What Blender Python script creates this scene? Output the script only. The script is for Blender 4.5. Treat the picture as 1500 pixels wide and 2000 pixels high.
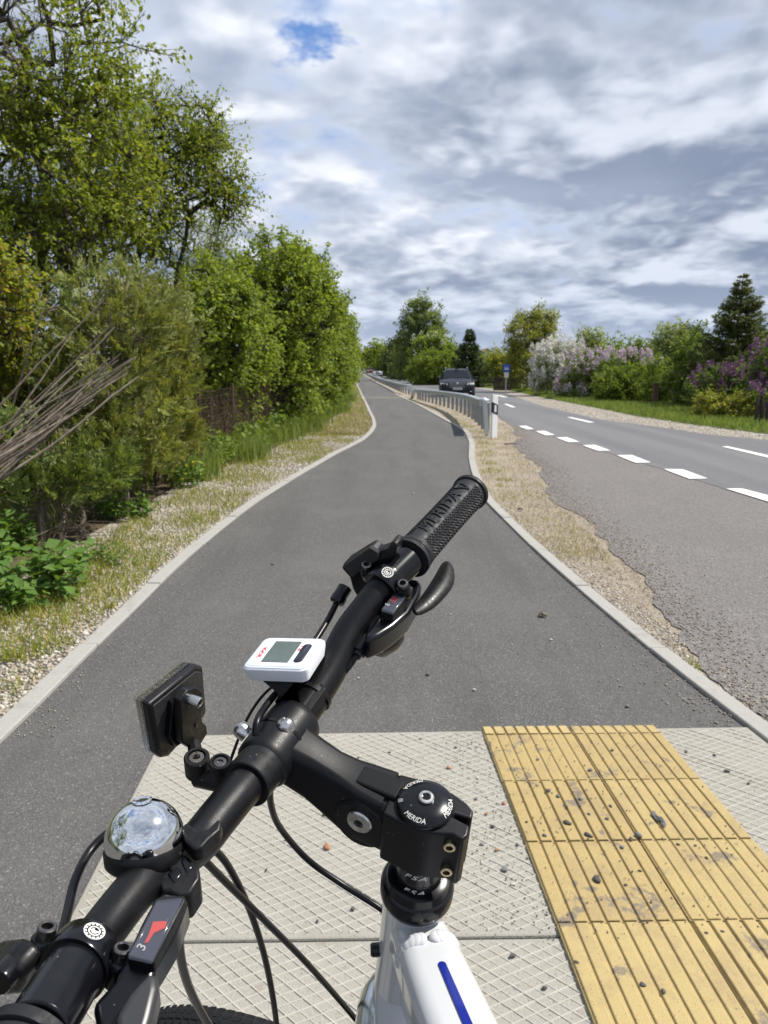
import bpy, bmesh, math, random
import numpy as np
from mathutils import Matrix, Vector

random.seed(7)
rng = np.random.default_rng(11)
C = bpy.context.scene.collection
scene = bpy.context.scene
for _o in list(bpy.data.objects):
    bpy.data.objects.remove(_o)

# ------------------------------------------------------------------ camera
EYE = 1.31
PITCH = math.atan(295 / 1500)
FOC = 1500.0
cd = bpy.data.cameras.new('camera')
cd.sensor_fit = 'VERTICAL'
cd.sensor_height = 32.0
cd.lens = 24.0
cd.clip_start = 0.02
cd.clip_end = 6000
cd.dof.use_dof = True
cd.dof.focus_distance = 0.56
cd.dof.aperture_fstop = 24.0 / 1.1
cam = bpy.data.objects.new('camera', cd)
cam.location = (0, 0, EYE)
cam.rotation_euler = (math.pi / 2 - PITCH, 0, 0)
C.objects.link(cam)
scene.camera = cam

# ------------------------------------------------------------------ sun, sky, exposure
SUN_EL = math.radians(54)
SUN_AZ = math.radians(78)            # to the right of straight ahead (+Y)
sd = bpy.data.lights.new('sun', 'SUN')
sd.energy = 4.6
sd.angle = math.radians(0.55)
sd.color = (1.0, 0.955, 0.88)
sun = bpy.data.objects.new('sun', sd)
to_sun = Vector((math.cos(SUN_EL) * math.sin(SUN_AZ), math.cos(SUN_EL) * math.cos(SUN_AZ), math.sin(SUN_EL)))
sun.rotation_euler = to_sun.to_track_quat('Z', 'Y').to_euler()
sun.location = (6, 10, 14)
C.objects.link(sun)
scene.view_settings.view_transform = 'Standard'
scene.view_settings.look = 'None'
scene.view_settings.gamma = 1.0
scene.view_settings.exposure = 0.55
scene.cycles.max_bounces = 6
scene.cycles.diffuse_bounces = 3
scene.cycles.glossy_bounces = 3
scene.cycles.transmission_bounces = 4
scene.cycles.transparent_max_bounces = 6
scene.cycles.caustics_reflective = False
scene.cycles.caustics_refractive = False


class NT:
    """small helper round a node tree"""
    def __init__(self, tree):
        self.t = tree
        self.n = tree.nodes
        self.l = tree.links

    def node(self, typ, **kw):
        n = self.n.new(typ)
        for k, v in kw.items():
            setattr(n, k, v)
        return n

    def put(self, sock, v):
        if isinstance(v, bpy.types.NodeSocket):
            self.l.new(v, sock)
        elif v is not None:
            if isinstance(v, (tuple, list)) and len(v) == 3 and sock.type == 'RGBA':
                v = (*v, 1)
            sock.default_value = v

    def math(self, op, a, b=None, c=None, clamp=False):
        n = self.node('ShaderNodeMath', operation=op, use_clamp=clamp)
        self.put(n.inputs[0], a)
        if b is not None: self.put(n.inputs[1], b)
        if c is not None: self.put(n.inputs[2], c)
        return n.outputs[0]

    def vmath(self, op, a, b=None, scale=None):
        n = self.node('ShaderNodeVectorMath', operation=op)
        self.put(n.inputs[0], a)
        if b is not None: self.put(n.inputs[1], b)
        if scale is not None: self.put(n.inputs['Scale'], scale)
        return n.outputs['Value'] if op in ('LENGTH', 'DOT_PRODUCT', 'DISTANCE') else n.outputs['Vector']

    def step(self, v, lo, hi, a=0.0, b=1.0):
        n = self.node('ShaderNodeMapRange', interpolation_type='SMOOTHSTEP')
        self.put(n.inputs['Value'], v)
        n.inputs['From Min'].default_value = lo
        n.inputs['From Max'].default_value = hi
        n.inputs['To Min'].default_value = a
        n.inputs['To Max'].default_value = b
        return n.outputs['Result']

    def mix(self, f, a, b, blend='MIX'):
        n = self.node('ShaderNodeMix', data_type='RGBA', blend_type=blend)
        self.put(n.inputs[0], f)
        self.put(n.inputs[6], a)
        self.put(n.inputs[7], b)
        return n.outputs[2]

    def noise(self, vec, scale, detail=3, rough=0.5, dist=0.0, out=0):
        n = self.node('ShaderNodeTexNoise')
        self.put(n.inputs['Vector'], vec)
        n.inputs['Scale'].default_value = scale
        n.inputs['Detail'].default_value = detail
        n.inputs['Roughness'].default_value = rough
        n.inputs['Distortion'].default_value = dist
        return n.outputs[out]

    def voro(self, vec, scale, out='Distance', feature='F1', rand=1.0):
        n = self.node('ShaderNodeTexVoronoi', feature=feature)
        self.put(n.inputs['Vector'], vec)
        n.inputs['Scale'].default_value = scale
        n.inputs['Randomness'].default_value = rand
        return n.outputs[out]

    def pos(self):
        return self.node('ShaderNodeNewGeometry').outputs['Position']

    def bump(self, h, strength=0.3, dist=0.01):
        n = self.node('ShaderNodeBump')
        n.inputs['Strength'].default_value = strength
        n.inputs['Distance'].default_value = dist
        self.put(n.inputs['Height'], h)
        return n.outputs[0]


def build_world():
    w = bpy.data.worlds.new('World')
    scene.world = w
    w.use_nodes = True
    T = NT(w.node_tree)
    T.n.clear()
    out = T.node('ShaderNodeOutputWorld')
    bg = T.node('ShaderNodeBackground')
    bg.inputs['Strength'].default_value = 0.1
    sky = T.node('ShaderNodeTexSky', sky_type='NISHITA')
    sky.sun_disc = False
    sky.sun_elevation = SUN_EL
    sky.sun_rotation = SUN_AZ
    sky.air_density = 1.0
    sky.dust_density = 0.6
    d = T.node('ShaderNodeTexCoord').outputs['Generated']
    sp = T.node('ShaderNodeSeparateXYZ')
    T.put(sp.inputs[0], d)
    z = T.math('MAXIMUM', sp.outputs['Z'], 0.0)
    k = T.math('DIVIDE', 1.0, T.math('ADD', z, 0.26))
    p = T.vmath('SCALE', d, scale=k)
    sp2 = T.node('ShaderNodeSeparateXYZ')
    T.put(sp2.inputs[0], p)
    cb = T.node('ShaderNodeCombineXYZ')
    T.put(cb.inputs[0], sp2.outputs[0])
    T.put(cb.inputs[1], sp2.outputs[1])
    T.put(cb.inputs[2], T.math('MULTIPLY', sp2.outputs[2], SKY_OFF[2]))
    p = cb.outputs[0]
    q = T.vmath('ADD', p, (SKY_OFF[0], SKY_OFF[1], 5.3))
    # billows: the noise is bent by a coarser one so that the clouds curl instead of streaking
    bend = T.vmath('SCALE', T.vmath('SUBTRACT', T.noise(q, 1.5, 3, .55, 0, 1), (.5, .5, .5)), scale=.16)

    def puff(v, s, w):
        n = T.math('ABSOLUTE', T.math('SUBTRACT', T.noise(v, s, 2, .5), .5))
        return T.math('MULTIPLY', n, w)

    def dens(v):
        a = T.noise(v, 0.62, 3, 0.5, 0.0)
        e = T.math('ADD', puff(v, 1.1, 1.15), T.math('ADD', puff(v, 2.3, .85), T.math('ADD', puff(v, 5.0, .46), puff(v, 11, .24))))
        return T.math('ADD', a, e)
    q1 = T.vmath('ADD', q, bend)
    D = dens(q1)
    # the same deck a little nearer the zenith: where it thins there, this is a lit crest; where it thickens, a shaded base
    D2 = dens(T.vmath('SUBTRACT', q1, T.vmath('SCALE', p, scale=.065)))
    Dlow = T.noise(T.vmath('ADD', q1, T.vmath('SCALE', p, scale=.07)), 0.62, 3, 0.5)
    holes = 0.0
    for (hx, hy, hr, ha) in SKY_HOLES:
        dd = T.vmath('DISTANCE', T.vmath('ADD', T.vmath('MULTIPLY', p, (1, 1, 0)), T.vmath('SCALE', T.vmath('SUBTRACT', T.noise(q, 6, 4, .6, 0, 1), (.5, .5, .5)), scale=.32)), (hx, hy, 0))
        holes = T.math('ADD', holes, T.step(dd, 0.0, hr, ha, 0.0))
    cover = T.step(T.math('SUBTRACT', D, holes), 0.34, 0.58)
    crest = T.step(T.math('SUBTRACT', D, D2), -0.10, 0.22)
    thick = T.step(Dlow, 0.34, 0.56)
    base = T.mix(thick, (3.4, 3.9, 4.95), (1.75, 2.15, 3.0))
    top = T.mix(thick, (7.9, 8.1, 8.6), (5.3, 5.7, 6.5))
    c = T.mix(crest, base, top)
    c = T.mix(T.step(D, .48, .66), T.mix(.5, c, (6.6, 7.1, 8.0)), c)
    far = T.step(z, 0.0, 0.14, 0.45, 0.0)
    c = T.mix(far, c, (4.2, 4.9, 6.2))
    blue = T.mix(0.75, sky.outputs[0], (.95, 2.1, 5.0))
    blue = T.mix(T.step(z, 0.02, 0.30, 0.70, 0.0), blue, (3.4, 4.9, 8.0))
    col = T.mix(cover, blue, c)
    T.put(bg.inputs['Color'], col)
    T.l.new(bg.outputs[0], out.inputs[0])


SKY_OFF = (-8.8, -4.1, 0.25)
SKY_HOLES = [(-0.175, 1.548, 0.075, 0.20), (-0.100, 1.56, 0.062, 0.20)]
build_world()

# ------------------------------------------------------------------ measuring: photograph to place
CP, SP = math.cos(PITCH), math.sin(PITCH)
_gy = np.array([[-60, 0], [12, 0], [16, -.02], [20, -.07], [28, -.2], [35, -.34], [40, -.42], [60, -.68], [90, -1.0], [140, -1.5],
                [200, -1.85], [260, -1.8], [330, -1.45], [450, -1.0], [520, -.95], [700, -3], [1600, -9]])
_gY = np.arange(-60, 1600, 1.0)
_gZ = np.interp(_gY, _gy[:, 0], _gy[:, 1])
_gZ = np.convolve(np.pad(_gZ, 3, mode='edge'), np.ones(7) / 7, 'valid')


def gz(y):
    return float(np.interp(y, _gY, _gZ))


def pt(u, v, zc):
    x = (u - 750) / FOC * zc
    y = (v - 1000) / FOC * zc
    return np.array([x, zc * CP - y * SP, EYE - zc * SP - y * CP])


def gp(u, v, lift=0.0):
    """the spot on the ground that lies under a pixel of the photograph"""
    d = pt(u, v, 1.0) - np.array([0, 0, EYE])
    lo, hi = 0.3, 1500.0
    f = lambda t: EYE + d[2] * t - gz(d[1] * t) - lift
    t = 0.3
    while f(t) > 0 and t < 1500:
        lo = t
        t *= 1.03
    hi = t
    for _ in range(40):
        m = (lo + hi) / 2
        if f(m) > 0: lo = m
        else: hi = m
    return np.array([d[0] * lo, d[1] * lo, EYE + d[2] * lo])


# ------------------------------------------------------------------ mesh building
class MB:
    def __init__(self):
        self.v = []
        self.f = []
        self.mi = []
        self.cur = 0

    def add(self, vs, fs):
        n = len(self.v)
        self.v.extend([tuple(map(float, p)) for p in vs])
        self.f.extend([tuple(i + n for i in f) for f in fs])
        self.mi.extend([self.cur] * len(fs))
        return self

    def box(self, c, size, M=None):
        hx, hy, hz = [s / 2 for s in size]
        vs = [(c[0] + sx * hx, c[1] + sy * hy, c[2] + sz * hz) for sz in (-1, 1) for sy in (-1, 1) for sx in (-1, 1)]
        fs = [(0, 2, 3, 1), (4, 5, 7, 6), (0, 1, 5, 4), (2, 6, 7, 3), (0, 4, 6, 2), (1, 3, 7, 5)]
        if M is not None: vs = [M(p) for p in vs]
        return self.add(vs, fs)

    def prism(self, poly, axis_vec, z0=None):
        """poly: list of 3-d points (planar), swept by axis_vec"""
        n = len(poly)
        a = np.array(poly, float)
        b = a + np.array(axis_vec, float)
        nrm = np.zeros(3)
        for i in range(n):
            nrm += np.cross(a[i] - a[0], a[(i + 1) % n] - a[0])
        if np.dot(nrm, axis_vec) > 0:
            a, b = a[::-1], b[::-1]
        vs = list(a) + list(b)
        fs = [tuple(range(n)), tuple(range(2 * n - 1, n - 1, -1))]
        for i in range(n):
            j = (i + 1) % n
            fs.append((i, n + i, n + j, j))
        return self.add(vs, fs)

    def tube(self, pts, rad, n=10, cap=True, smooth_in=0):
        pts = [np.array(p, float) for p in pts]
        if smooth_in:
            pts, rad = spline(pts, rad, smooth_in)
        if np.isscalar(rad): rad = [rad] * len(pts)
        vs, fs = [], []
        t0 = pts[1] - pts[0]
        up = np.array([0, 0, 1.0]) if abs(t0[2]) < 0.9 * np.linalg.norm(t0) else np.array([1.0, 0, 0])
        for i, p in enumerate(pts):
            t = pts[min(i + 1, len(pts) - 1)] - pts[max(i - 1, 0)]
            t = t / (np.linalg.norm(t) + 1e-12)
            e1 = up - t * np.dot(up, t)
            e1 /= np.linalg.norm(e1) + 1e-12
            up = e1
            e2 = np.cross(t, e1)
            for k in range(n):
                a = 2 * math.pi * k / n
                vs.append(p + (e1 * math.cos(a) + e2 * math.sin(a)) * rad[i])
        m = len(pts)
        for i in range(m - 1):
            for k in range(n):
                k2 = (k + 1) % n
                fs.append((i * n + k, i * n + k2, (i + 1) * n + k2, (i + 1) * n + k))
        if cap:
            fs.append(tuple(range(n - 1, -1, -1)))
            fs.append(tuple(range((m - 1) * n, m * n)))
        return self.add(vs, fs)

    def lathe(self, o, axis, prof, n=24, ref=None):
        """prof: list of (radius, height along axis)"""
        o = np.array(o, float)
        ax = np.array(axis, float)
        ax /= np.linalg.norm(ax)
        r0 = np.array(ref, float) if ref is not None else (np.array([1.0, 0, 0]) if abs(ax[0]) < 0.8 else np.array([0, 1.0, 0]))
        e1 = r0 - ax * np.dot(r0, ax)
        e1 /= np.linalg.norm(e1)
        e2 = np.cross(ax, e1)
        vs, fs = [], []
        for (r, h) in prof:
            for k in range(n):
                a = 2 * math.pi * k / n
                vs.append(o + ax * h + (e1 * math.cos(a) + e2 * math.sin(a)) * max(r, 1e-5))
        m = len(prof)
        for i in range(m - 1):
            for k in range(n):
                k2 = (k + 1) % n
                fs.append((i * n + k, i * n + k2, (i + 1) * n + k2, (i + 1) * n + k))
        fs.append(tuple(range(n - 1, -1, -1)))
        fs.append(tuple(range((m - 1) * n, m * n)))
        return self.add(vs, fs)

    def loft(self, rings, cap=True):
        n = len(rings[0])
        vs = [p for r in rings for p in r]
        fs = []
        for i in range(len(rings) - 1):
            for k in range(n):
                k2 = (k + 1) % n
                fs.append((i * n + k, i * n + k2, (i + 1) * n + k2, (i + 1) * n + k))
        if cap:
            fs.append(tuple(range(n - 1, -1, -1)))
            fs.append(tuple(range((len(rings) - 1) * n, len(rings) * n)))
        return self.add(vs, fs)

    def build(self, name, mat, parent=None, smooth=True, bevel=0.0, seg=2, subd=0, org=None, angle=35, fix=True):
        me = bpy.data.meshes.new(name)
        if org is None and parent is not None:
            org = parent['_org'] if '_org' in parent else (0, 0, 0)
        o3 = np.array(org if org is not None else (0, 0, 0), float)
        vs = [tuple(np.array(p) - o3) for p in self.v]
        me.from_pydata(vs, [], self.f)
        mats = mat if isinstance(mat, (list, tuple)) else [mat]
        for m in mats: me.materials.append(m)
        if len(mats) > 1: me.polygons.foreach_set('material_index', self.mi)
        if fix:
            bm = bmesh.new()
            bm.from_mesh(me)
            bmesh.ops.recalc_face_normals(bm, faces=bm.faces)
            bm.to_mesh(me)
            bm.free()
        if smooth:
            me.polygons.foreach_set('use_smooth', [True] * len(me.polygons))
            me.set_sharp_from_angle(angle=math.radians(angle))
        me.update()
        o = bpy.data.objects.new(name, me)
        C.objects.link(o)
        if parent is not None:
            o.parent = parent
            o['_org'] = tuple(o3)
        else:
            o.location = o3
            o['_org'] = tuple(o3)
        if bevel > 0:
            b = o.modifiers.new('bevel', 'BEVEL')
            b.width = bevel
            b.segments = seg
            b.limit_method = 'ANGLE'
            b.angle_limit = math.radians(38)
            b.harden_normals = False
        if subd:
            s = o.modifiers.new('subd', 'SUBSURF')
            s.levels = s.render_levels = subd
        return o


def spline(pts, rad, k):
    pts = [np.array(p, float) for p in pts]
    rr = [rad] * len(pts) if np.isscalar(rad) else list(rad)
    P = [2 * pts[0] - pts[1]] + pts + [2 * pts[-1] - pts[-2]]
    out, ro = [], []
    for i in range(len(pts) - 1):
        p0, p1, p2, p3 = P[i], P[i + 1], P[i + 2], P[i + 3]
        for j in range(k):
            t = j / k
            out.append(0.5 * ((2 * p1) + (p2 - p0) * t + (2 * p0 - 5 * p1 + 4 * p2 - p3) * t * t + (3 * p1 - p0 - 3 * p2 + p3) * t ** 3))
            ro.append(rr[i] * (1 - t) + rr[i + 1] * t)
    out.append(pts[-1])
    ro.append(rr[-1])
    return out, ro


def tag(o, label=None, cat=None, group=None, kind=None):
    if label: o['label'] = label
    if cat: o['category'] = cat
    if group: o['group'] = group
    if kind: o['kind'] = kind
    return o


def thing(name, loc, label, cat, group=None, rz=0.0):
    o = bpy.data.objects.new(name, None)
    o.empty_display_size = 0.1
    o.location = tuple(float(x) for x in loc)
    o.rotation_euler = (0, 0, rz)
    C.objects.link(o)
    o['_org'] = tuple(float(x) for x in loc)
    return tag(o, label, cat, group)


def copy_tree(o, parent=None):
    c = o.copy()
    C.objects.link(c)
    c.parent = parent
    for ch in list(o.children):
        copy_tree(ch, c)
    return c


def np_mesh(name, V, F, mat, parent=None, org=(0, 0, 0), smooth=False):
    """V (n,3), F (m,k) arrays -> one object, fast"""
    me = bpy.data.meshes.new(name)
    V = np.asarray(V, np.float32) - np.asarray(org, np.float32)
    F = np.asarray(F, np.int32)
    m, k = F.shape
    me.vertices.add(len(V))
    me.vertices.foreach_set('co', V.ravel())
    me.loops.add(m * k)
    me.loops.foreach_set('vertex_index', F.ravel())
    me.polygons.add(m)
    me.polygons.foreach_set('loop_start', np.arange(0, m * k, k, dtype=np.int32))
    if smooth: me.polygons.foreach_set('use_smooth', np.ones(m, bool))
    me.materials.append(mat)
    me.update(calc_edges=True)
    o = bpy.data.objects.new(name, me)
    C.objects.link(o)
    if parent is not None: o.parent = parent
    else: o.location = tuple(float(x) for x in org)
    o['_org'] = tuple(float(x) for x in org)
    return o


# ------------------------------------------------------------------ materials
MATS = {}


def new_mat(name):
    m = bpy.data.materials.new(name)
    m.use_nodes = True
    T = NT(m.node_tree)
    T.n.clear()
    out = T.node('ShaderNodeOutputMaterial')
    return m, T, out


def pbr(name, col, rough=0.5, metal=0.0, spec=0.5, noise=0.0, nscale=40, bump=0.0, bscale=300, coat=0.0, trans=0.0, alpha=1.0, emit=None, estr=0.0):
    if name in MATS: return MATS[name]
    m, T, out = new_mat(name)
    b = T.node('ShaderNodeBsdfPrincipled')
    pos = T.node('ShaderNodeTexCoord').outputs['Object']
    c = (*col, 1)
    if noise:
        n = T.noise(pos, nscale, 4, 0.6)
        c = T.mix(T.math('MULTIPLY', T.step(n, .3, .7), noise), c, tuple(x * 0.35 for x in col))
        T.put(b.inputs['Roughness'], T.step(T.noise(pos, nscale * 2.3, 3), .25, .75, rough * .75, min(1, rough * 1.3)))
    else:
        b.inputs['Roughness'].default_value = rough
    T.put(b.inputs['Base Color'], c)
    b.inputs['Metallic'].default_value = metal
    b.inputs['Specular IOR Level'].default_value = spec
    b.inputs['Coat Weight'].default_value = coat
    b.inputs['Coat Roughness'].default_value = 0.06
    b.inputs['Transmission Weight'].default_value = trans
    b.inputs['Alpha'].default_value = alpha
    if emit:
        b.inputs['Emission Color'].default_value = (*emit, 1)
        b.inputs['Emission Strength'].default_value = estr
    if bump:
        T.put(b.inputs['Normal'], T.bump(T.noise(pos, bscale, 3), bump, 0.002))
    T.l.new(b.outputs[0], out.inputs[0])
    MATS[name] = m
    return m


def leaf_mat(name, c1, c2, c3=None, trans=0.4, gloss=0.35, tcol=None):
    m, T, out = new_mat(name)
    g = T.node('ShaderNodeNewGeometry')
    r = g.outputs['Random Per Island']
    c = T.mix(r, (*c1, 1), (*c2, 1))
    n = T.noise(g.outputs['Position'], 1.3, 2)
    c = T.mix(T.math('MULTIPLY', T.step(n, .4, .65), 0.5), c, (*c1, 1))
    if c3:
        c = T.mix(T.math('MULTIPLY', T.step(T.math('FRACT', T.math('MULTIPLY', r, 37.7)), .8, .95), 0.8), c, (*c3, 1))
    b = T.node('ShaderNodeBsdfPrincipled')
    T.put(b.inputs['Base Color'], c)
    b.inputs['Roughness'].default_value = 0.6
    b.inputs['Specular IOR Level'].default_value = gloss * .6
    tr = T.node('ShaderNodeBsdfTranslucent')
    T.put(tr.inputs['Color'], T.mix(1.0, c, (*(tcol or (1.5, 1.45, 0.6)), 1), 'MULTIPLY'))
    mx = T.node('ShaderNodeMixShader')
    mx.inputs[0].default_value = trans
    T.l.new(b.outputs[0], mx.inputs[1])
    T.l.new(tr.outputs[0], mx.inputs[2])
    T.l.new(mx.outputs[0], out.inputs[0])
    MATS[name] = m
    return m
# ================================================================== THE SETTING: ground, path, road
def ground_mat(name, fn, rough=0.9, spec=0.25):
    m, T, out = new_mat(name)
    b = T.node('ShaderNodeBsdfPrincipled')
    col, h, st, ds = fn(T, T.pos())
    T.put(b.inputs['Base Color'], col)
    b.inputs['Roughness'].default_value = rough
    b.inputs['Specular IOR Level'].default_value = spec
    if h is not None: T.put(b.inputs['Normal'], T.bump(h, st, ds))
    T.l.new(b.outputs[0], out.inputs[0])
    MATS[name] = m
    return m


def f_asphalt(T, p):
    sp = T.node('ShaderNodeTexVoronoi')
    T.put(sp.inputs['Vector'], p)
    sp.inputs['Scale'].default_value = 210
    cell = T.node('ShaderNodeSeparateColor')
    T.put(cell.inputs[0], sp.outputs['Color'])
    c = T.mix(cell.outputs[0], (.062, .061, .060), (.118, .116, .112))
    c = T.mix(T.math('MULTIPLY', T.step(cell.outputs[1], .93, .98), .6), c, (.28, .27, .25))
    c = T.mix(T.math('MULTIPLY', T.step(T.noise(p, 1.4, 5, .6), .40, .72), .35), c, (.135, .13, .122))
    c = T.mix(T.math('MULTIPLY', T.step(T.noise(p, 7, 4, .7), .62, .75), .30), c, (.20, .19, .175))
    c = T.mix(T.math('MULTIPLY', T.step(T.noise(p, 28, 3, .7), .70, .78), .45), c, (.26, .25, .23))
    st = T.node('ShaderNodeMapping')
    T.put(st.inputs[0], p)
    st.inputs['Scale'].default_value = (2.2, .22, 1)
    c = T.mix(T.math('MULTIPLY', T.step(T.noise(st.outputs[0], 1.3, 4, .6), .45, .68), .38), c, (.062, .060, .060))
    sc = T.node('ShaderNodeMapping')
    T.put(sc.inputs[0], p)
    sc.inputs['Scale'].default_value = (14, 2.4, 1)
    sc.inputs['Rotation'].default_value = (0, 0, .9)
    c = T.mix(T.math('MULTIPLY', T.step(T.noise(sc.outputs[0], 1.0, 6, .75), .66, .74), .35), c, (.24, .23, .215))
    return c, T.math('ADD', sp.outputs['Distance'], T.noise(p, 500, 2)), .55, .004


def f_chip(T, p):
    sp = T.node('ShaderNodeTexVoronoi')
    T.put(sp.inputs['Vector'], p)
    sp.inputs['Scale'].default_value = 105
    cell = T.node('ShaderNodeSeparateColor')
    T.put(cell.inputs[0], sp.outputs['Color'])
    c = T.mix(cell.outputs[0], (.098, .093, .090), (.185, .172, .164))
    c = T.mix(T.math('MULTIPLY', T.step(cell.outputs[1], .75, .92), .5), c, (.215, .175, .160))
    c = T.mix(T.math('MULTIPLY', T.step(cell.outputs[2], .88, .97), .6), c, (.30, .285, .265))
    c = T.mix(T.math('MULTIPLY', T.step(T.noise(p, .55, 4, .6), .42, .7), .45), c, (.125, .120, .117))
    c = T.mix(T.math('MULTIPLY', T.step(T.noise(p, 2.4, 5, .7), .58, .78), .35), c, (.23, .205, .175))
    return c, sp.outputs['Distance'], .7, .006


def f_road(T, p):
    sp = T.node('ShaderNodeTexVoronoi')
    T.put(sp.inputs['Vector'], p)
    sp.inputs['Scale'].default_value = 90
    cell = T.node('ShaderNodeSeparateColor')
    T.put(cell.inputs[0], sp.outputs['Color'])
    c = T.mix(cell.outputs[0], (.088, .088, .093), (.142, .142, .147))
    st = T.node('ShaderNodeMapping')
    T.put(st.inputs[0], p)
    st.inputs['Scale'].default_value = (1.6, .05, 1)
    c = T.mix(T.math('MULTIPLY', T.step(T.noise(st.outputs[0], 1.0, 3, .5), .4, .62), .55), c, (.16, .158, .155))
    return c, sp.outputs['Distance'], .5, .005


def f_gravel(T, p):
    wob = T.vmath('ADD', p, T.vmath('SCALE', T.noise(p, 60, 2, .5, 0, 1), scale=.01))
    sp = T.node('ShaderNodeTexVoronoi')
    T.put(sp.inputs['Vector'], wob)
    sp.inputs['Scale'].default_value = 48
    cell = T.node('ShaderNodeSeparateColor')
    T.put(cell.inputs[0], sp.outputs['Color'])
    c = T.mix(cell.outputs[0], (.21, .180, .135), (.42, .375, .305))
    c = T.mix(T.step(cell.outputs[1], .72, .82), c, (.56, .53, .475))
    c = T.mix(T.step(cell.outputs[2], .78, .88), c, (.16, .145, .135))
    ds = T.step(sp.outputs['Distance'], .35, .75)
    c = T.mix(T.math('MULTIPLY', ds, .8), c, (.12, .095, .065))
    c = T.mix(T.step(T.noise(p, 2.2, 5, .65), .60, .72), c, (.30, .245, .18))
    c = T.mix(T.math('MULTIPLY', T.step(T.noise(p, 3.4, 6, .7), .56, .68), .8), c, T.mix(T.noise(p, 150, 2), (.05, .07, .02), (.17, .17, .06)))
    return c, T.math('SUBTRACT', 1.0, sp.outputs['Distance']), .8, .012


def f_sand(T, p):
    sp = T.node('ShaderNodeTexVoronoi')
    T.put(sp.inputs['Vector'], p)
    sp.inputs['Scale'].default_value = 85
    cell = T.node('ShaderNodeSeparateColor')
    T.put(cell.inputs[0], sp.outputs['Color'])
    n1 = T.noise(p, 160, 4, .7)
    c = T.mix(n1, (.215, .175, .130), (.40, .345, .270))
    c = T.mix(T.math('MULTIPLY', T.step(T.noise(p, 4.5, 5, .65), .44, .66), .6), c, (.205, .168, .125))
    msk = T.math('MULTIPLY', T.step(cell.outputs[0], .78, .84), T.step(sp.outputs['Distance'], .5, .3))
    c = T.mix(msk, c, T.mix(cell.outputs[1], (.15, .12, .10), (.60, .55, .48)))
    c = T.mix(T.math('MULTIPLY', T.step(T.noise(p, 1.9, 6, .7), .58, .70), .55), c, T.mix(T.noise(p, 190, 2), (.12, .115, .04), (.30, .25, .13)))
    h = T.math('ADD', T.math('MULTIPLY', msk, .8), T.math('ADD', n1, T.noise(p, 30, 3)))
    return c, h, .75, .012


def f_soil(T, p):
    n = T.noise(p, 1.2, 6, .65)
    c = T.mix(T.step(n, .35, .65), (.045, .062, .018), (.09, .10, .032))
    c = T.mix(T.step(T.noise(p, 9, 5, .7), .55, .7), c, (.13, .10, .06))
    c = T.mix(T.math('MULTIPLY', T.noise(p, 80, 3), .5), c, (.03, .04, .012))
    return c, T.noise(p, 40, 4), .8, .04


def f_grass(T, p):
    c = T.mix(T.noise(p, 3, 5, .6), (.045, .075, .020), (.105, .130, .042))
    c = T.mix(T.math('MULTIPLY', T.step(T.noise(p, 14, 5, .7), .55, .7), .6), c, (.21, .19, .08))
    return c, T.noise(p, 60, 3), .8, .03


def f_litter(T, p):
    c = T.mix(T.noise(p, 26, 5, .7), (.045, .032, .02), (.17, .125, .075))
    c = T.mix(T.step(T.noise(p, 4, 5, .65), .52, .66), c, (.045, .055, .018))
    return c, T.noise(p, 50, 4), .9, .03


def f_kerb(T, p):
    c = T.mix(T.noise(p, 55, 5, .7), (.25, .243, .225), (.37, .36, .335))
    c = T.mix(T.math('MULTIPLY', T.step(T.noise(p, 6, 5, .7), .52, .72), .6), c, (.23, .21, .18))
    return c, T.noise(p, 240, 3), .35, .003


M_ASPH = ground_mat('path_asphalt', f_asphalt, .85)
M_CHIP = ground_mat('chip_seal', f_chip, .85)
M_ROAD = ground_mat('road_asphalt', f_road, .7)
M_GRAV = ground_mat('gravel', f_gravel)
M_SAND = ground_mat('sand', f_sand)
M_SOIL = ground_mat('soil', f_soil)
M_GRASS = ground_mat('short_grass', f_grass)
M_LIT = ground_mat('litter_soil', f_litter)
M_KERB = ground_mat('kerb_concrete', f_kerb)

YG = np.unique(np.concatenate([np.arange(-8, 12, .25), np.arange(12, 40, .5), np.arange(40, 120, 2), np.arange(120, 600, 8), np.arange(600, 1500, 60)])).round(3)


class Edge:
    """an edge of path or road, read off as ground points and looked up by distance"""
    def __init__(self, pix, near=None, far=None):
        pts = sorted([tuple(gp(u, v)[:2]) for u, v in pix], key=lambda a: a[1])
        x = [a[0] for a in pts]
        y = [a[1] for a in pts]
        if near: y = [n[1] for n in near] + y; x = [n[0] for n in near] + x
        if far: y = y + [n[1] for n in far]; x = x + [n[0] for n in far]
        ys = np.linspace(y[0], y[-1], 6000)
        self.y, self.x = np.array(y), np.array(x)

    def __call__(self, yy):
        return np.interp(yy, self.y, self.x)


def smoothed(e, k=2):
    """rounds the corners of an edge"""
    ys = np.concatenate([np.arange(-8, 40, .25), np.arange(40, 520, 2.0)])
    xs = e(ys)
    for _ in range(k):
        xs[1:-1] = .25 * xs[:-2] + .5 * xs[1:-1] + .25 * xs[2:]
    r = Edge.__new__(Edge)
    r.y, r.x = ys, xs
    return r


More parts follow.
